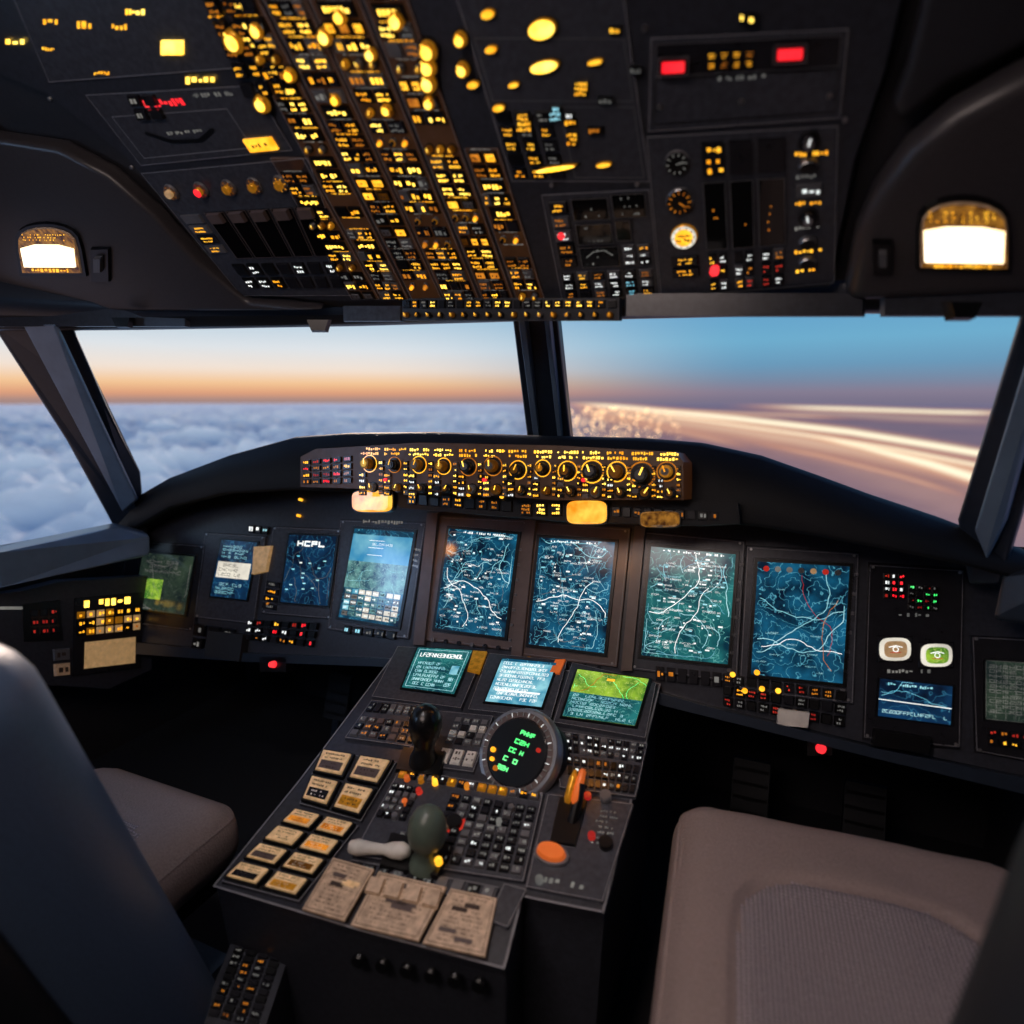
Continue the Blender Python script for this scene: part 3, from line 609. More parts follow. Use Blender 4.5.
    if style == 'grid':
        for i in range(7): bb.strip(pl, [q.at(i/6, .02), q.at(i/6, .98)], lw*.5, z, 'e_label')
        for i in range(9): bb.strip(pl, [q.at(.02, i/8), q.at(.98, i/8)], lw*.5, z, 'e_label')
        bb.text(q.sub(.05, .05, .95, .9), 'e_label', z+.0002, 8, 10)
    return bb.obj('display_screen')
screen(MP, [(292, 535), (339, 537), (330, 606), (283, 602)], 's_navy', 'title')
screen(MP, [(357, 529), (416, 533), (400, 627), (341, 617)], 's_blue', 'pfd')
screen(MP, [(451, 529), (519, 535), (506, 637), (437, 628)], 's_blue', 'map', n=22)
screen(MP, [(541, 538), (616, 543), (605, 653), (530, 644)], 's_blue', 'map', n=24)
screen(MP, [(652, 547), (736, 555), (728, 664), (642, 655)], 's_teal', 'map', n=28)
screen(MP, [(758, 562), (849, 567), (842, 683), (751, 674)], 's_blue', 'lines')
screen(MP, [(146, 553), (197, 557), (187, 615), (136, 608)], 's_dim', 'dim')
screen(MP, [(224, 540), (260, 543), (249, 600), (213, 596)], 's_navy', 'blocks')
screen(MP, [(879, 678), (951, 686), (949, 724), (877, 715)], 's_navy', 'wave')
screen(MP, [(984, 660), (1044, 664), (1044, 724), (984, 718)], 's_dim', 'grid')

# ---- left wing panel
b = B(); Wp = WG.px
b.prism(WG, [Wp(*p) for p in [(-60, 600), (20, 590), (60, 580), (150, 575), (153, 670), (110, 690), (20, 685), (-60, 690)]][::-1], -.05, 0, 'panel', .006)
q = WG.Q((22, 604), (60, 600), (62, 640), (24, 642)); b.prism(WG, q.p, 0, .006, 'black', .002); b.base = .006
b.poly(WG, q.sub(.2, .2, .9, .8).p, .0065, 'ink'); b.grid(q.sub(.15, .15, .9, .85), 3, 3, .006, ('keycap',), ('e_reddim',), .6, 1)
q = WG.Q((74, 598), (142, 592), (140, 668), (72, 676)); b.prism(WG, q.p, 0, .008, 'keycap', .002); b.base = .008
b.dashes(q.sub(.05, .04, .9, .14), 1, 'e_goldhot', .0087, .95, .95, .9); b.grid(q.sub(.02, .17, .98, .5), 7, 3, .006, ('creamlit', 'black', 'gold'), ('e_gold', 'e_amberdim', 'e_gold'), 1, 1, hh=.6)
b.prism(WG, q.sub(.15, .58, .9, .92).p, .008, .012, 'creamlit', .001); b.base = 0; b.grid(WG.Q((50, 648), (72, 646), (72, 676), (52, 678)), 1, 2, .01, ('cream', 'keygrey'), ('ink',), 1, 1)
b.grid(WG.Q((144, 600), (151, 599), (151, 650), (144, 652)), 1, 4, .008, ('keycap',), ('e_reddim', 'e_gold'), .7, 1)
b.strip(WG, [Wp(0, 608), Wp(22, 608)], .01, .002, 'e_label')
b.obj('side_switch_panel')

# ================================================================== CENTRE PEDESTAL
b = B(); D = PD.px
top = [(400, 647), (660, 684), (640, 765), (603, 912), (522, 896), (504, 968), (360, 930), (214, 886), (300, 780)]
tp = [D(*p) for p in top]
b.prism(PD, tp[::-1], -.03, 0, 'panel', .004)
for i in range(len(tp)):
    j = (i+1) % len(tp); p0 = PD.w(*tp[i], -.03); p1 = PD.w(*tp[j], -.03)
    f = lambda p: Vector((p.x*.94, 1.25+(p.y-1.25)*.94, 0))
    b.face([p0, p1, f(p1), f(p0)], 'panel')
b.outline(PD, tp, .004, .0007, 'panel_edge')
b.base = 0
def pslab(*pts, m='panel2', h=.008):
    q = PD.Q(*pts); b.prism(PD, q.p, 0, h, m, .003); b.outline(PD, q.sub(.01, .01, .99, .99).p, .0015, h+.0006, 'panel_edge'); return q
for pts in ([(398, 649), (486, 655), (462, 712), (372, 700)], [(489, 656), (568, 664), (552, 722), (468, 713)], [(572, 665), (657, 686), (646, 742), (553, 726)]):
    pslab(*pts, h=.012)
b.prism(PD, PD.Q((474, 655), (488, 656), (480, 678), (468, 675)).p, .012, .018, 'gold', .001); b.prism(PD, PD.Q((556, 664), (566, 664), (560, 678), (550, 677)).p, .012, .018, 'orange', .001)
q = pslab((372, 702), (430, 708), (418, 750), (345, 740)); b.base = .008
b.grid(q.sub(.03, .05, .97, .35), 8, 1, .006, ('keycap', 'keygrey'), ('e_label',), .8, 2); b.grid(q.sub(.03, .45, .97, .95), 7, 3, .006, ('keygrey', 'bezel', 'keycap'), ('e_label', 'e_amberdim'), .7, 1)
def photokey(k):
    b.prism(PD, k.p, .012, .02, 'black', .002); i = k.sub(.08, .08, .92, .92)
    b.prism(PD, i.p, .02, .024, 'creamlit', .002); b.poly(PD, i.sub(.1, .5, .9, .9).p, .0246, random.choice(('bezel', 'golddark', 'e_amberdim', 'gold', 'creamlit', 'keycap'))); b.dashes(i.sub(.08, .08, .92, .45), 2, 'ink', .0246, .9, .8, .45); b.dashes(i.sub(.15, .55, .85, .88), 2, random.choice(('ink', 'white_pl')), .025, .8, .6, .45)
q = pslab((322, 752), (398, 764), (362, 824), (300, 806)); 
for r in range(2):
    for c in range(2): photokey(q.sub(c/2+.03, r/2+.03, c/2+.48, r/2+.48))
q = pslab((296, 812), (360, 828), (300, 905), (222, 884))
for r in range(4):
    for c in range(2): photokey(q.sub(c/2+.03, r/4+.02, c/2+.48, (r+1)/4-.02))
q = pslab((430, 712), (494, 718), (474, 775), (402, 765)); b.grid(q.sub(.45, .1, .98, .6), 4, 4, .006, ('keycap', 'keygrey', 'white_pl'), ('e_label',), .7, 1); b.grid(q.sub(.45, .65, .98, .95), 3, 1, .006, ('keygrey', 'white_pl'), ('ink',), 1, 2)
q = pslab((400, 770), (545, 795), (525, 885), (352, 858))
b.grid(q.sub(.02, .03, .98, .13), 14, 1, .008, ('keygrey', 'keycap', 'gold'), ('e_white', 'e_amberdim', 'e_gold'), .85, 1)
b.grid(q.sub(.5, .2, .98, .95), 7, 8, .007, ('keygrey', 'keycap', 'keycap'), ('e_white', 'e_label', 'e_label'), .9, 1, hh=.5)
b.grid(q.sub(.02, .2, .22, .6), 4, 5, .008, ('keygrey', 'keycap'), ('e_label', 'e_white'), .7, 1)
b.grid(q.sub(.42, .2, .5, .95), 1, 7, .008, ('keycap', 'cream'), ('e_amberdim', 'e_label'), .8, 1)
b.grid(q.sub(.22, .7, .42, .97), 4, 3, .008, ('keycap', 'keygrey'), ('e_label',), .8, 1)
for x, y, m in [(408, 782, 'orange'), (422, 784, 'gold'), (436, 786, 'e_gold'), (468, 790, 'e_amberdim'), (406, 806, 'orange'), (500, 826, 'e_label'), (420, 795, 'e_reddim'), (388, 812, 'steel'), (396, 820, 'steel'), (512, 812, 'steel')]: b.cyl(PD, D(x, y), .008, .008, .02, m, .006, seg=14)
b.ring(PD, D(455, 826), .018, .024, .0095, 'e_reddim'); b.cyl(PD, D(455, 826), .016, .008, .02, 'black')
q = pslab((553, 732), (648, 746), (636, 800), (560, 790)); b.grid(q.sub(.05, .03, .98, .4), 12, 3, .006, ('keycap', 'keygrey'), ('e_label', 'e_white'), .8, 1); b.grid(q.sub(.12, .45, .98, .97), 10, 3, .006, ('keycap', 'keycap', 'black'), ('e_label', 'e_white', 'e_amberdim'), .5, 1)
q = pslab((548, 796), (634, 806), (603, 905), (526, 890)); b.dashes(q.sub(.6, .1, .95, .5), 7, 'e_label', .0087, .8, .6, .4); b.dashes(q.sub(.1, .85, .9, .95), 1, 'e_label', .0087, .8, .7, .5)
b.strip(PD, [q.at(.3, .05), q.at(.22, .7)], .022, .009, 'black')
for x, y, m in [(588, 800, 'e_reddim'), (592, 840, 'e_reddim'), (608, 802, 'e_label'), (540, 884, 'e_label')]: b.cyl(PD, D(x, y), .008, .008, .018, m, seg=14)
b.cyl(PD, D(606, 848), .014, .008, .022, 'black'); b.cyl(PD, D(606, 802), .012, .008, .026, 'keygrey')
c = D(552, 859); b.cyl(PD, c, .036, .008, .018, 'keygrey', asp=.62); b.cyl(PD, c, .031, .018, .030, 'orange', .027, asp=.6)
q = pslab((505, 886), (527, 892), (508, 930), (488, 922)); 
q = pslab((352, 862), (500, 890), (494, 905), (345, 878)); b.grid(q, 10, 1, .006, ('keycap', 'keygrey'), ('e_label',), .7, 1)
RF = Plane(PD.w(*D(360, 935), -.03), PD.w(*D(504, 968), -.03)-PD.w(*D(214, 886), -.03), (0, 0, 1))
for x in range(360, 500, 24): b.cyl(RF, RF.px(x, 958+(x-360)*.2), .012, 0.0, .012, 'black')
ped = b.obj('center_pedestal')
screen(PD, [(419, 652), (473, 655), (455, 699), (403, 692)], 's_teal', 'text', .012)
screen(PD, [(503, 663), (557, 668), (542, 712), (486, 706)], 's_cyan', 'textl', .012)
screen(PD, [(578, 674), (649, 684), (635, 731), (563, 721)], 's_green', 'green', .012)

def card(*pts):
    bb = B(); q = PD.Q(*pts); bb.prism(PD, q.p, .012, .016, 'cream', .001); bb.dashes(q.sub(.08, .08, .92, .92), 11, 'ink', .0166, .85, .6, .35); bb.outline(PD, q.sub(.05, .05, .95, .95).p, .0012, .0166, 'ink')
    for k in range(4): u, v = random.uniform(.1, .6), random.uniform(.1, .8); bb.poly(PD, q.sub(u, v, u+.3, v+.08).p, .0168, random.choice(('bezel', 'ink', 'creamlit')))
    return bb.obj('checklist_card')
card((335, 862), (376, 874), (346, 926), (304, 914)); card((380, 876), (448, 892), (420, 946), (352, 930)); card((452, 893), (498, 903), (486, 962), (424, 948))
bb = B(); q = PD.Q((372, 880), (446, 896), (440, 918), (364, 900))
for i in range(4): bb.prism(PD, q.sub(i/4+.02, .1, (i+1)/4-.02, .9).p, .017, .024, 'cream', .003)
bb.obj('label_tabs')

TG = Plane(PD.w(*D(521, 764), .035), (cos(radians(-12)), sin(radians(-12)), 0), (0.1, .62, .78)); b = B()
c = (0, 0.0); R = .107
b.cyl(TG, c, R*.9, -.09, -.01, 'black', R, seg=48); b.cyl(TG, c, R, -.01, .012, 'steel', R*.94, seg=48, top='steel'); b.cyl(TG, c, R*.86, .012, .014, 'bezel', seg=48); b.cyl(TG, c, R*.74, .014, .018, 'keycap', R*.70, seg=48, top='black')
for i in range(36):
    a = 2*pi*i/36; b.strip(TG, [(cos(a)*R*.76, sin(a)*R*.76), (cos(a)*R*.84, sin(a)*R*.84)], .0016, .0187, 'e_label' if i % 3 else 'e_white')
for r in range(5): 
    x0 = -.018+(2-r)*.007; q = Quad(TG, [(x0, .052-r*.022), (x0+.04, .052-r*.022), (x0+.038, .037-r*.022), (x0-.002, .037-r*.022)]); b.text(q, 'e_green', .019, 3 if r % 2 else 4, 1, .003)
b.cyl(TG, (-.058, -.014), .006, .018, .024, 'e_gold'); b.cyl(TG, (-.052, -.034), .005, .018, .024, 'e_gold'); b.cyl(TG, (.055, .02), .005, .018, .024, 'e_reddim'); b.cyl(TG, (-.035, -.05), .006, .018, .024, 'e_amberdim')
b.obj('round_engine_gauge')

def lathe(bb, base, axis, prof, m, seg=24):
    ax = Vector(axis).normalized(); x = ax.orthogonal().normalized(); y = ax.cross(x); k0 = None
    for (r, h, *mm) in prof:
        k = len(bb.v)
        bb.v += [Vector(base)+ax*h+(x*cos(2*pi*i/seg)+y*sin(2*pi*i/seg))*r for i in range(seg)]
        if k0 is not None:
            for i in range(seg):
                j = (i+1) % seg; bb.f.append([k0+i, k0+j, k+j, k+i]); bb.m.append(bb.mi(mm[0] if mm else m)); bb.sm.append(True)
        k0 = k
    bb.f.append([k0+i for i in range(seg)]); bb.m.append(bb.mi(m)); bb.sm.append(True)
b = B(); p = PD.w(*D(423, 768), .0)
b.prism(PD, PD.Q((404, 752), (448, 757), (440, 782), (396, 775)).p, .008, .02, 'black', .003)
lathe(b, p, (.0, .15, 1), [(.034, .01), (.032, .03), (.024, .045), (.026, .06), (.034, .075), (.040, .10), (.039, .120), (.030, .142), (.015, .152), (.002, .155)], 'black'); b.obj('thrust_lever')
b = B(); p = PD.w(*D(424, 872), .0)
b.prism(PD, PD.Q((392, 838), (452, 850), (440, 884), (380, 872)).p, .008, .022, 'black', .004)
lathe(b, p, (.05, .1, 1), [(.032, .01), (.028, .03), (.018, .04), (.018, .05), (.034, .062), (.040, .085), (.037, .11), (.026, .13), (.012, .14), (.002, .142)], 'green_knob')
b.cyl(PD, Vector(D(424, 872))+Vector((.035, .01)), .008, .03, .04, 'e_gold'); b.obj('trim_lever')
b = B(); lathe(b, PD.w(*D(352, 856), .03), PD.w(*D(405, 862), .035)-PD.w(*D(352, 856), .03), [(.002, 0), (.012, .004), (.016, .02), (.012, .05), (.010, .08), (.016, .10), (.017, .12), (.010, .135), (.002, .137)], 'white_pl'); b.obj('parking_brake_handle')
b = B(); p = PD.w(*D(571, 828), .0)
b.prism(PD, PD.Q((560, 800), (588, 804), (576, 850), (550, 846)).p, .008, .014, 'black', .002)
lathe(b, p, (.08, .5, .8), [(.012, .01), (.011, .05), (.009, .09)], 'black')
q0 = p+Vector((.0, .02, .04)); lathe(b, q0, (.06, .55, .7), [(.005, 0), (.010, .01), (.010, .035), (.008, .07), (.003, .075)], 'orange'); lathe(b, q0+Vector((-.016, 0, 0)), (.06, .55, .7), [(.005, 0), (.009, .01), (.009, .05), (.003, .07)], 'gold'); b.obj('flap_lever')

b = B(); pl = Plane(atZ(250, 975, .30), (cos(.2), sin(.2), 0), (-.15, 1, .35)); q = pl.Q((232, 938), (292, 950), (262, 1040), (196, 1024))
b.prism(pl, q.p, -.2, 0, 'panel', .004); b.grid(q.sub(.1, .1, .9, .9), 4, 10, .006, ('keycap', 'black'), ('e_amberdim', 'e_label', 'e_label', 'e_amberdim'), .5, 1)
kp = b.obj('floor_console')
# ================================================================== SEATS
def rbox(name, half, r, loc, rot=(0, 0, 0), m='leather', parent=None, cuts=30, insert=None, dome=0.0, taper=0.0, groove=.006):
    me = bpy.data.meshes.new(name); bm = bmesh.new(); bmesh.ops.create_cube(bm, size=2)
    bmesh.ops.subdivide_edges(bm, edges=bm.edges, cuts=cuts, use_grid_fill=True)
    h = Vector(half); rr = Vector([min(r, x*.98) for x in half])
    for v in bm.verts:
        p = Vector([v.co[i]*h[i] for i in range(3)]); nx, ny, nz = v.co
        q = Vector([max(-(h[i]-rr[i]), min(h[i]-rr[i], p[i])) for i in range(3)]); d = p-q
        e = Vector([d[i]/rr[i] for i in range(3)])
        if e.length > 1e-6:
            e.normalize(); p = q+Vector([e[i]*rr[i] for i in range(3)])
        if nz > .99:
            p.z += dome*(1-nx*nx)*(1-ny*ny)
            if insert:
                rad = (abs(nx/insert[0])**4+abs((ny-insert[2])/insert[1])**4)**.25
                p.z -= groove*math.exp(-((rad-1)/.035)**2); 
                if rad < 1: p.z -= .014*(1-rad**2)
            p.z += .004*noise.noise(Vector((nx*3, ny*3, 0)))
        # piping seam round the cushion edge
        if insert and abs(nz-.72) < .02: p += (p-q).normalized()*.004 if (p-q).length > 1e-6 else Vector()
        p.x *= 1+taper*ny
        v.co = p
    me.materials.append(MATS[m]); me.materials.append(MATS['fabric'])
    for f in bm.faces:
        f.smooth = True; c = f.calc_center_median()
        if insert and c.z > half[2]-r*.5 and f.normal.z > .6:
            nx = c.x/half[0]/(1+taper*c.y/half[1]); ny = c.y/half[1]
            if (abs(nx/insert[0])**4+abs((ny-insert[2])/insert[1])**4)**.25 < 1: f.material_index = 1
    bm.normal_update(); bm.to_mesh(me); bm.free()
    o = bpy.data.objects.new(name, me); S.collection.objects.link(o); o.location = loc; o.rotation_euler = rot
    if parent: o.parent = parent; o.location = Vector(loc)-parent.location
    return o
def empty(name, loc):
    e = bpy.data.objects.new(name, None); S.collection.objects.link(e); e.location = loc; return e
def seat_base(parent, x, y, z, w):
    bb = B(); pl = Plane((x, y, 0), (1, 0, 0), (0, 1, 0))
    bb.prism(pl, [(-w, -.22), (w, -.22), (w, .22), (-w, .22)], 0, .06, 'framedark', .01); bb.prism(pl, [(-.12, -.15), (.12, -.15), (.12, .15), (-.12, .15)], .06, z, 'framedark', .02)
    bb.prism(pl, [(-w, -.25), (w, -.25), (w, .28), (-w, .28)], z-.03, z, 'rubber', -.0)
    return bb.obj('pedestal_base', parent)
seatR = empty('pilot_seat', (.84, 1.0, 0))
rbox('seat_cushion', (.335, .385, .085), .08, (.825, .985, .47), (radians(3), 0, radians(4)), 'leather', seatR, 74, (.62, .68, -.24), .018, taper=0, groove=.016)
seat_base(seatR, .83, 1.0, .39, .24)
rbox('backrest', (.25, .16, .06), .05, (.83, .54, .60), (radians(-35), 0, 0), 'leather', seatR, 20)
rbox('side_bolster', (.19, .09, .29), .085, (.985, .55, .845), (radians(-6), radians(9), radians(-10)), 'rubber', seatR, 24)
seatL = empty('pilot_seat', (-.8, .75, 0)); 
rbox('seat_cushion', (.27, .35, .085), .075, (-.80, .68, .37), (radians(3), 0, 0), 'leather', seatL, 40, (.62, .62, -.1), .018, groove=.01)
seat_base(seatL, -.80, .75, .30, .24)
rbox('backrest', (.30, .13, .54), .12, (-.61, .54, .60), (radians(17), 0, 0), 'seatdark', seatL, 30)
rbox('backrest_shell', (.285, .05, .46), .05, (-.61, .41, .60), (radians(17), 0, 0), 'rubber', seatL, 20)

for x0 in (-1.05, -.75, .62, .95):
    bb = B(); pl = Plane((x0, 2.02, .18), (1, 0, 0), (0, .35, 1)); bb.prism(pl, [(-.06, .1), (.06, .1), (.06, -.1), (-.06, -.1)], 0, .02, 'rubber', .006)
    for i in range(4): bb.strip(pl, [(-.05, -.07+i*.045), (.05, -.07+i*.045)], .01, .021, 'black')
    bb.strip(pl, [(0, -.1), (0, -.18)], .03, .005, 'framedark'); bb.obj('rudder_pedal')

# ================================================================== ROOM SHELL
def box(name, x0, y0, z0, x1, y1, z1, m, parent=None):
    bb = B(); pl = Plane((0, 0, 0), (1, 0, 0), (0, 1, 0)); pts = [(x0, y0), (x1, y0), (x1, y1), (x0, y1)]
    bb.prism(pl, pts, z0, z1, m); bb.poly(pl, pts, z0, m); return bb.obj(name, parent)
box('floor', -2.0, -1.3, -.05, 1.45, 2.35, 0, 'floor')
wl = box('wall_left', -1.95, -1.3, 0, -1.86, 2.35, .93, 'wall')
box('upper_section', -1.95, -1.3, 1.68, -1.86, 1.30, 2.4, 'wall', wl); box('rear_section', -1.95, -1.3, .93, -1.86, .85, 1.68, 'wall', wl)
wr = box('wall_right', 1.34, -1.3, 0, 1.43, 2.35, 1.0, 'wall')
box('upper_section', 1.34, -1.3, 1.70, 1.43, 1.40, 2.4, 'wall', wr); box('rear_section', 1.34, -1.3, 1.0, 1.43, 1.2, 1.70, 'wall', wr)
box('wall_front', -1.95, 2.27, 0, 1.43, 2.35, 1.0, 'wall')
box('wall_back', -1.95, -1.38, 0, 1.43, -1.30, 2.4, 'wall')

# ================================================================== OUTSIDE
HC = -50.0
def smooth(a, b_, x): t = max(0, min(1, (x-a)/(b_-a))); return t*t*(3-2*t)
na, nr = 520, 560; verts = []; cols = []
for i in range(nr):
    r = 90*(12000/90)**(i/(nr-1))
    for j in range(na):
        az = radians(-105+165*j/(na-1)); x = r*sin(az); y = r*cos(az)
        warm = smooth(-25, -14, math.degrees(az))
        far = 1-smooth(3000, 10000, r)
        q = Vector((x/58, y/58, 0)); wv = Vector((noise.noise(q*.8), noise.noise(q*.8+Vector((9, 3, 1))), 0))*.8
        n1 = abs(noise.noise(q+wv))*1.0+abs(noise.noise(q*2.3+wv))*.6+abs(noise.noise(q*5+wv))*.3; n2 = noise.noise(Vector((x/260, y/260, 3)))+noise.noise(Vector((x/1100, y/1100, 8)))*1.5
        z = (n1*26.0+n2*9.0)*(1-.9*warm)*(.25+.75*far)
        verts.append((x, y, HC+EYE.z+z-16)); cols.append((smooth(1200, 11000, r)**.8, warm, n1+n2*.28, 1))
faces = [(i*na+j, i*na+j+1, (i+1)*na+j+1, (i+1)*na+j) for i in range(nr-1) for j in range(na-1)]
me = bpy.data.meshes.new('cloud_layer'); me.from_pydata(verts, [], faces)
ca = me.color_attributes.new('zone', 'FLOAT_COLOR', 'POINT'); ca.data.foreach_set('color', [x for c in cols for x in c])
me.polygons.foreach_set('use_smooth', [True]*len(faces))
cl = bpy.data.objects.new('cloud_layer', me); S.collection.objects.link(cl)
m = bpy.data.materials.new('cloud'); m.use_nodes = True; nt = m.node_tree; bs = nt.nodes['Principled BSDF']
def N(t): return nt.nodes.new(t)
at = N('ShaderNodeAttribute'); at.attribute_name = 'zone'; sp = N('ShaderNodeSeparateColor'); nt.links.new(at.outputs['Color'], sp.inputs[0])
def mixc(fac, a, b_):
    mx = N('ShaderNodeMix'); mx.data_type = 'RGBA'
    if isinstance(fac, float): mx.inputs[0].default_value = fac
    else: nt.links.new(fac, mx.inputs[0])
    for s_, k in ((a, 6), (b_, 7)):
        if isinstance(s_, tuple): mx.inputs[k].default_value = s_
        else: nt.links.new(s_, mx.inputs[k])
    return mx.outputs[2]
tc = N('ShaderNodeTexCoord'); nz = N('ShaderNodeTexNoise'); nz.inputs['Scale'].default_value = .05; nz.inputs['Detail'].default_value = 7; nt.links.new(tc.outputs['Object'], nz.inputs['Vector'])
cloudc = mixc(nz.outputs['Fac'], lin((190, 208, 220)), lin((250, 248, 244)))
base = mixc(sp.outputs[1], cloudc, lin((140, 122, 126)))
nt.links.new(base, bs.inputs['Base Color']); bs.inputs['Roughness'].default_value = 1; bs.inputs['Specular IOR Level'].default_value = 0
# bright tops and shaded gaps painted into the emission, following the relief
mrn = N('ShaderNodeMapRange'); mrn.inputs[1].default_value = .2; mrn.inputs[2].default_value = 1.0; nt.links.new(sp.outputs[2], mrn.inputs[0])
relief_light = mixc(mrn.outputs[0], lin((24, 44, 62)), lin((172, 176, 174)))
hz = mixc(sp.outputs[1], lin((152, 148, 154)), lin((118, 114, 136)))  # distance haze, mixed into the cloud's emission colour
em1 = mixc(sp.outputs[0], relief_light, hz)
nz2 = N('ShaderNodeTexNoise'); nz2.inputs['Scale'].default_value = .006; nt.links.new(tc.outputs['Object'], nz2.inputs['Vector'])
glow = mixc(nz2.outputs['Fac'], lin((80, 76, 96)), lin((136, 110, 112)))  # city glow on the cloud, painted as emission colour
glow2 = mixc(sp.outputs[0], glow, lin((104, 102, 126)))
em = mixc(sp.outputs[1], em1, glow2)
nt.links.new(em, bs.inputs['Emission Color']); bs.inputs['Emission Strength'].default_value = .75
bp = N('ShaderNodeBump'); bp.inputs['Strength'].default_value = .5; bp.inputs['Distance'].default_value = 5; nt.links.new(nz.outputs['Fac'], bp.inputs['Height']); nt.links.new(bp.outputs['Normal'], bs.inputs['Normal'])
me.materials.append(m)

def trail_mat():
    m = bpy.data.materials.new('light_trail'); m.use_nodes = True; nt = m.node_tree; nt.nodes.clear()
    o = nt.nodes.new('ShaderNodeOutputMaterial'); mx = nt.nodes.new('ShaderNodeMixShader'); t = nt.nodes.new('ShaderNodeBsdfTransparent'); e = nt.nodes.new('ShaderNodeEmission')
    a = nt.nodes.new('ShaderNodeAttribute'); a.attribute_name = 'glow'; cr = nt.nodes.new('ShaderNodeValToRGB'); el = cr.color_ramp.elements
    el[0].color = lin((240, 140, 70)); el[1].color = lin((255, 244, 210)); el[1].position = .8
    nt.links.new(a.outputs['Fac'], cr.inputs['Fac']); nt.links.new(cr.outputs['Color'], e.inputs['Color']); e.inputs['Strength'].default_value = 1.25
    nt.links.new(a.outputs['Fac'], mx.inputs['Fac']); nt.links.new(t.outputs[0], mx.inputs[1]); nt.links.new(e.outputs[0], mx.inputs[2]); nt.links.new(mx.outputs[0], o.inputs[0]); return m
tv = []; tf = []; tcx = []
def trail(pts, peak=1.0, zo=6.0):
    n = 13; k = len(tv); P_ = []
    for (x0, y0, h0), (x1, y1, h1) in zip(pts, pts[1:]):
        for s_ in range(10): t = s_/10; P_.append((x0+(x1-x0)*t, y0+(y1-y0)*t, h0+(h1-h0)*t))
    P_.append(pts[-1]); L_ = len(P_)
    for a_, (x, y, h) in enumerate(P_):
        for i in range(n):
            w = -1+2*i/(n-1); yy = max(402.5, y+w*h); tv.append(atZ(x, yy, HC+EYE.z+zo)); end = smooth(0, 8, a_)*smooth(0, 8, L_-1-a_)
            tcx.append((math.exp(-(w*2.2)**2)-math.exp(-4.84))*peak*end)
    for a_ in range(L_-1):
        for i in range(n-1): q = k+a_*n+i; tf.append((q, q+1, q+n+1, q+n))
trail([(545, 401, 4), (640, 409, 6), (740, 419, 7), (850, 432, 8), (930, 445, 9), (1030, 462, 10), (1130, 485, 12)], 1.0, 9)
trail([(600, 408, 3), (700, 420, 4), (800, 434, 5), (900, 450, 6), (1000, 470, 7), (1090, 492, 8)], .8, 8)
trail([(550, 404, 8), (640, 416, 16), (740, 430, 20), (850, 448, 24), (950, 468, 26), (1070, 496, 30)], .42, 6)
trail([(720, 405, 3), (850, 409, 5), (940, 412, 5), (1040, 414, 5)], .9, 10)
trail([(560, 405, 2), (680, 411, 3), (780, 415, 3), (860, 419, 3)], .5, 10)
trail([(800, 434, 4), (860, 446, 7), (930, 464, 12), (1000, 486, 15), (1090, 516, 20)], .95, 7)
trail([(740, 440, 3), (820, 456, 4), (900, 476, 5), (980, 500, 6)], .35, 7)
trail([(562, 413, 5), (620, 420, 7), (700, 436, 7), (760, 450, 6)], .3, 11)
me = bpy.data.meshes.new('city_light_trails'); me.from_pydata([tuple(v) for v in tv], [], tf)
ca = me.color_attributes.new('glow', 'FLOAT_COLOR', 'POINT'); ca.data.foreach_set('color', [x for c in tcx for x in (c, c, c, 1)])
me.materials.append(trail_mat()); trails = bpy.data.objects.new('city_light_trails', me); S.collection.objects.link(trails)
b = B(); emat('town', (255, 180, 100), (255, 235, 190), 2.4, 1)
for k in range(260):
    x = random.triangular(568, 690, 580); y = random.uniform(409, 440); p = atZ(x, y, HC+EYE.z+12); s_ = (p-EYE).length*.0008*random.uniform(.5, 1.8)
    for d in ((1, 0, 0), (-.2, 1, 0)):
        d = Vector(d)*s_; b.face([p-d, p+d, p+d+ZZ*s_*2, p-d+ZZ*s_*2], 'town')
b.obj('town_lights', trails)

# ================================================================== WORLD
w = bpy.data.worlds.new('dusk_sky'); S.world = w; w.use_nodes = True; nt = w.node_tree; bg = nt.nodes['Background']
tc = N('ShaderNodeTexCoord'); sx = N('ShaderNodeSeparateXYZ'); nt.links.new(tc.outputs['Generated'], sx.inputs[0])
def ramp(stops):
    r = N('ShaderNodeValToRGB'); e = r.color_ramp.elements
    while len(e) < len(stops): e.new(.5)
    for el, (p_, c) in zip(e, stops): el.position = p_; el.color = lin(c)
    nt.links.new(sx.outputs[2], r.inputs[0]); return r.outputs[0]
rl = ramp([(0, (168, 138, 132)), (.010, (226, 160, 124)), (.025, (248, 200, 150)), (.045, (246, 228, 212)), (.075, (226, 230, 233)), (.12, (182, 207, 224)), (.4, (110, 145, 195)), (1, (80, 110, 165))])
rr_ = ramp([(0, (124, 116, 138)), (.012, (136, 126, 146)), (.03, (120, 140, 166)), (.05, (108, 154, 186)), (.085, (112, 174, 206)), (.13, (102, 163, 202)), (.4, (75, 115, 170)), (1, (60, 90, 145))])
mr = N('ShaderNodeMapRange'); mr.inputs[1].default_value = -.62; mr.inputs[2].default_value = -.02; mr.interpolation_type = 'SMOOTHSTEP'; nt.links.new(sx.outputs[0], mr.inputs[0])
wc = mixc(mr.outputs[0], rl, rr_); nt.links.new(wc, bg.inputs[0]); bg.inputs[1].default_value = 1.0

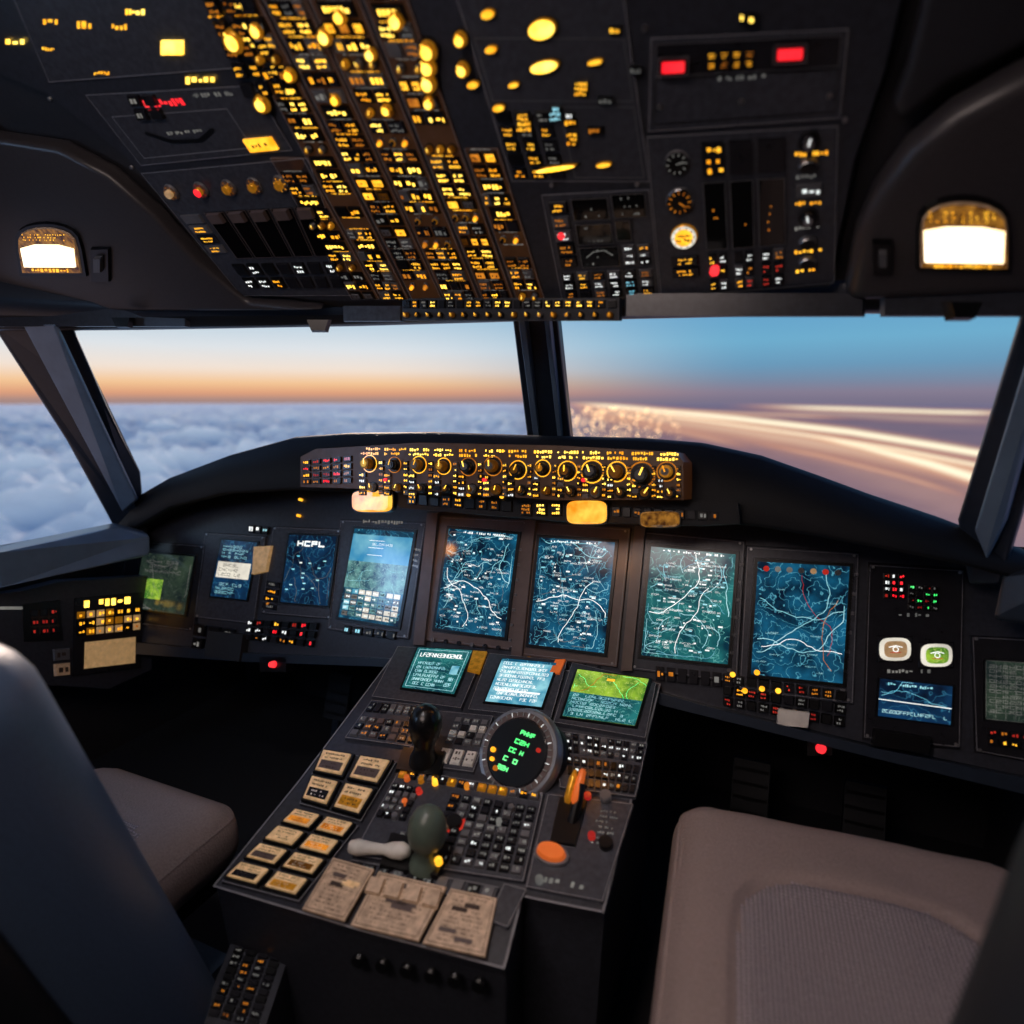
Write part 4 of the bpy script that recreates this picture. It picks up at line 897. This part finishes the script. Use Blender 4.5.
# ================================================================== LIGHTS
def light(name, kind, loc, energy, col, size=.2, rot=None, target=None, **kw):
    l = bpy.data.lights.new(name, kind); l.energy = energy; l.color = lin(col)[:3]
    if kind == 'AREA': l.size = size
    elif kind in ('POINT', 'SPOT'): l.shadow_soft_size = size
    for k, v in kw.items(): setattr(l, k, v)
    o = bpy.data.objects.new(name, l); S.collection.objects.link(o); o.location = loc
    if target: o.rotation_euler = (Vector(target)-Vector(loc)).to_track_quat('-Z', 'Y').to_euler()
    return o
light('sun', 'SUN', (0, 0, 10), 1.9, (255, 226, 206), target=(0.75, -1, 9.66), angle=.08)
light('rear_fill', 'AREA', (-.1, -.3, 2.26), 17, (255, 232, 225), .9, target=(-.1, .9, .9))  # fill added behind the camera to lift the dark panels
light('map_light', 'SPOT', (.3, .55, 2.15), 21, (255, 228, 215), .06, target=(.75, 1.05, .5), spot_size=1.1, spot_blend=.9)
light('map_light', 'SPOT', (-.2, .6, 2.15), 21, (235, 228, 232), .06, target=(-.25, 1.15, .55), spot_size=1.15, spot_blend=.9)
light('side_fill', 'AREA', (-1.80, -.2, 1.5), 6, (170, 205, 255), .4, target=(-.6, .5, .8))  # cool fill added to brighten the left seatback
for x, y in [(376, 502), (588, 512)]:
    p = LS.w(*LS.px(x, y), .08); light('lamp_bulb', 'POINT', p+Vector((0, -.03, -.07)), .35, (255, 160, 60), .02)
b = B(); pl = Plane((-.1, -.3, 2.32), (1, 0, 0), (0, -1, 0)); b.cyl(pl, (0, 0), .22, 0, .03, 'steel', .2, seg=40, top='lamp_warm'); b.obj('rear_fill_disc')  # unseen glowing disc added to go with the rear fill
b = B(); pl = Plane((-1.86, -.2, 1.5), (0, 1, 0), (0, 0, 1)); b.prism(pl, [(-.2, -.1), (-.2, .1), (.2, .1), (.2, -.1)], 0, .03, 'steel', .01, top='e_cyan'); b.obj('side_fill_plate')  # unseen glowing plate added to go with the side fill

# ================================================================== CAMERA
cd = bpy.data.cameras.new('camera'); cd.sensor_width = 36; cd.lens = FPX/1024*36; cd.clip_start = .02; cd.clip_end = 30000
co = bpy.data.objects.new('camera', cd); S.collection.objects.link(co)
mt = Matrix((RT, UP, -FW)).transposed().to_4x4(); mt.translation = EYE; co.matrix_world = mt
cd.dof.use_dof = True; cd.dof.focus_distance = 1.75; cd.dof.aperture_fstop = 1.3
S.camera = co
S.view_settings.view_transform = 'Standard'; S.view_settings.look = 'None'; S.view_settings.exposure = 0
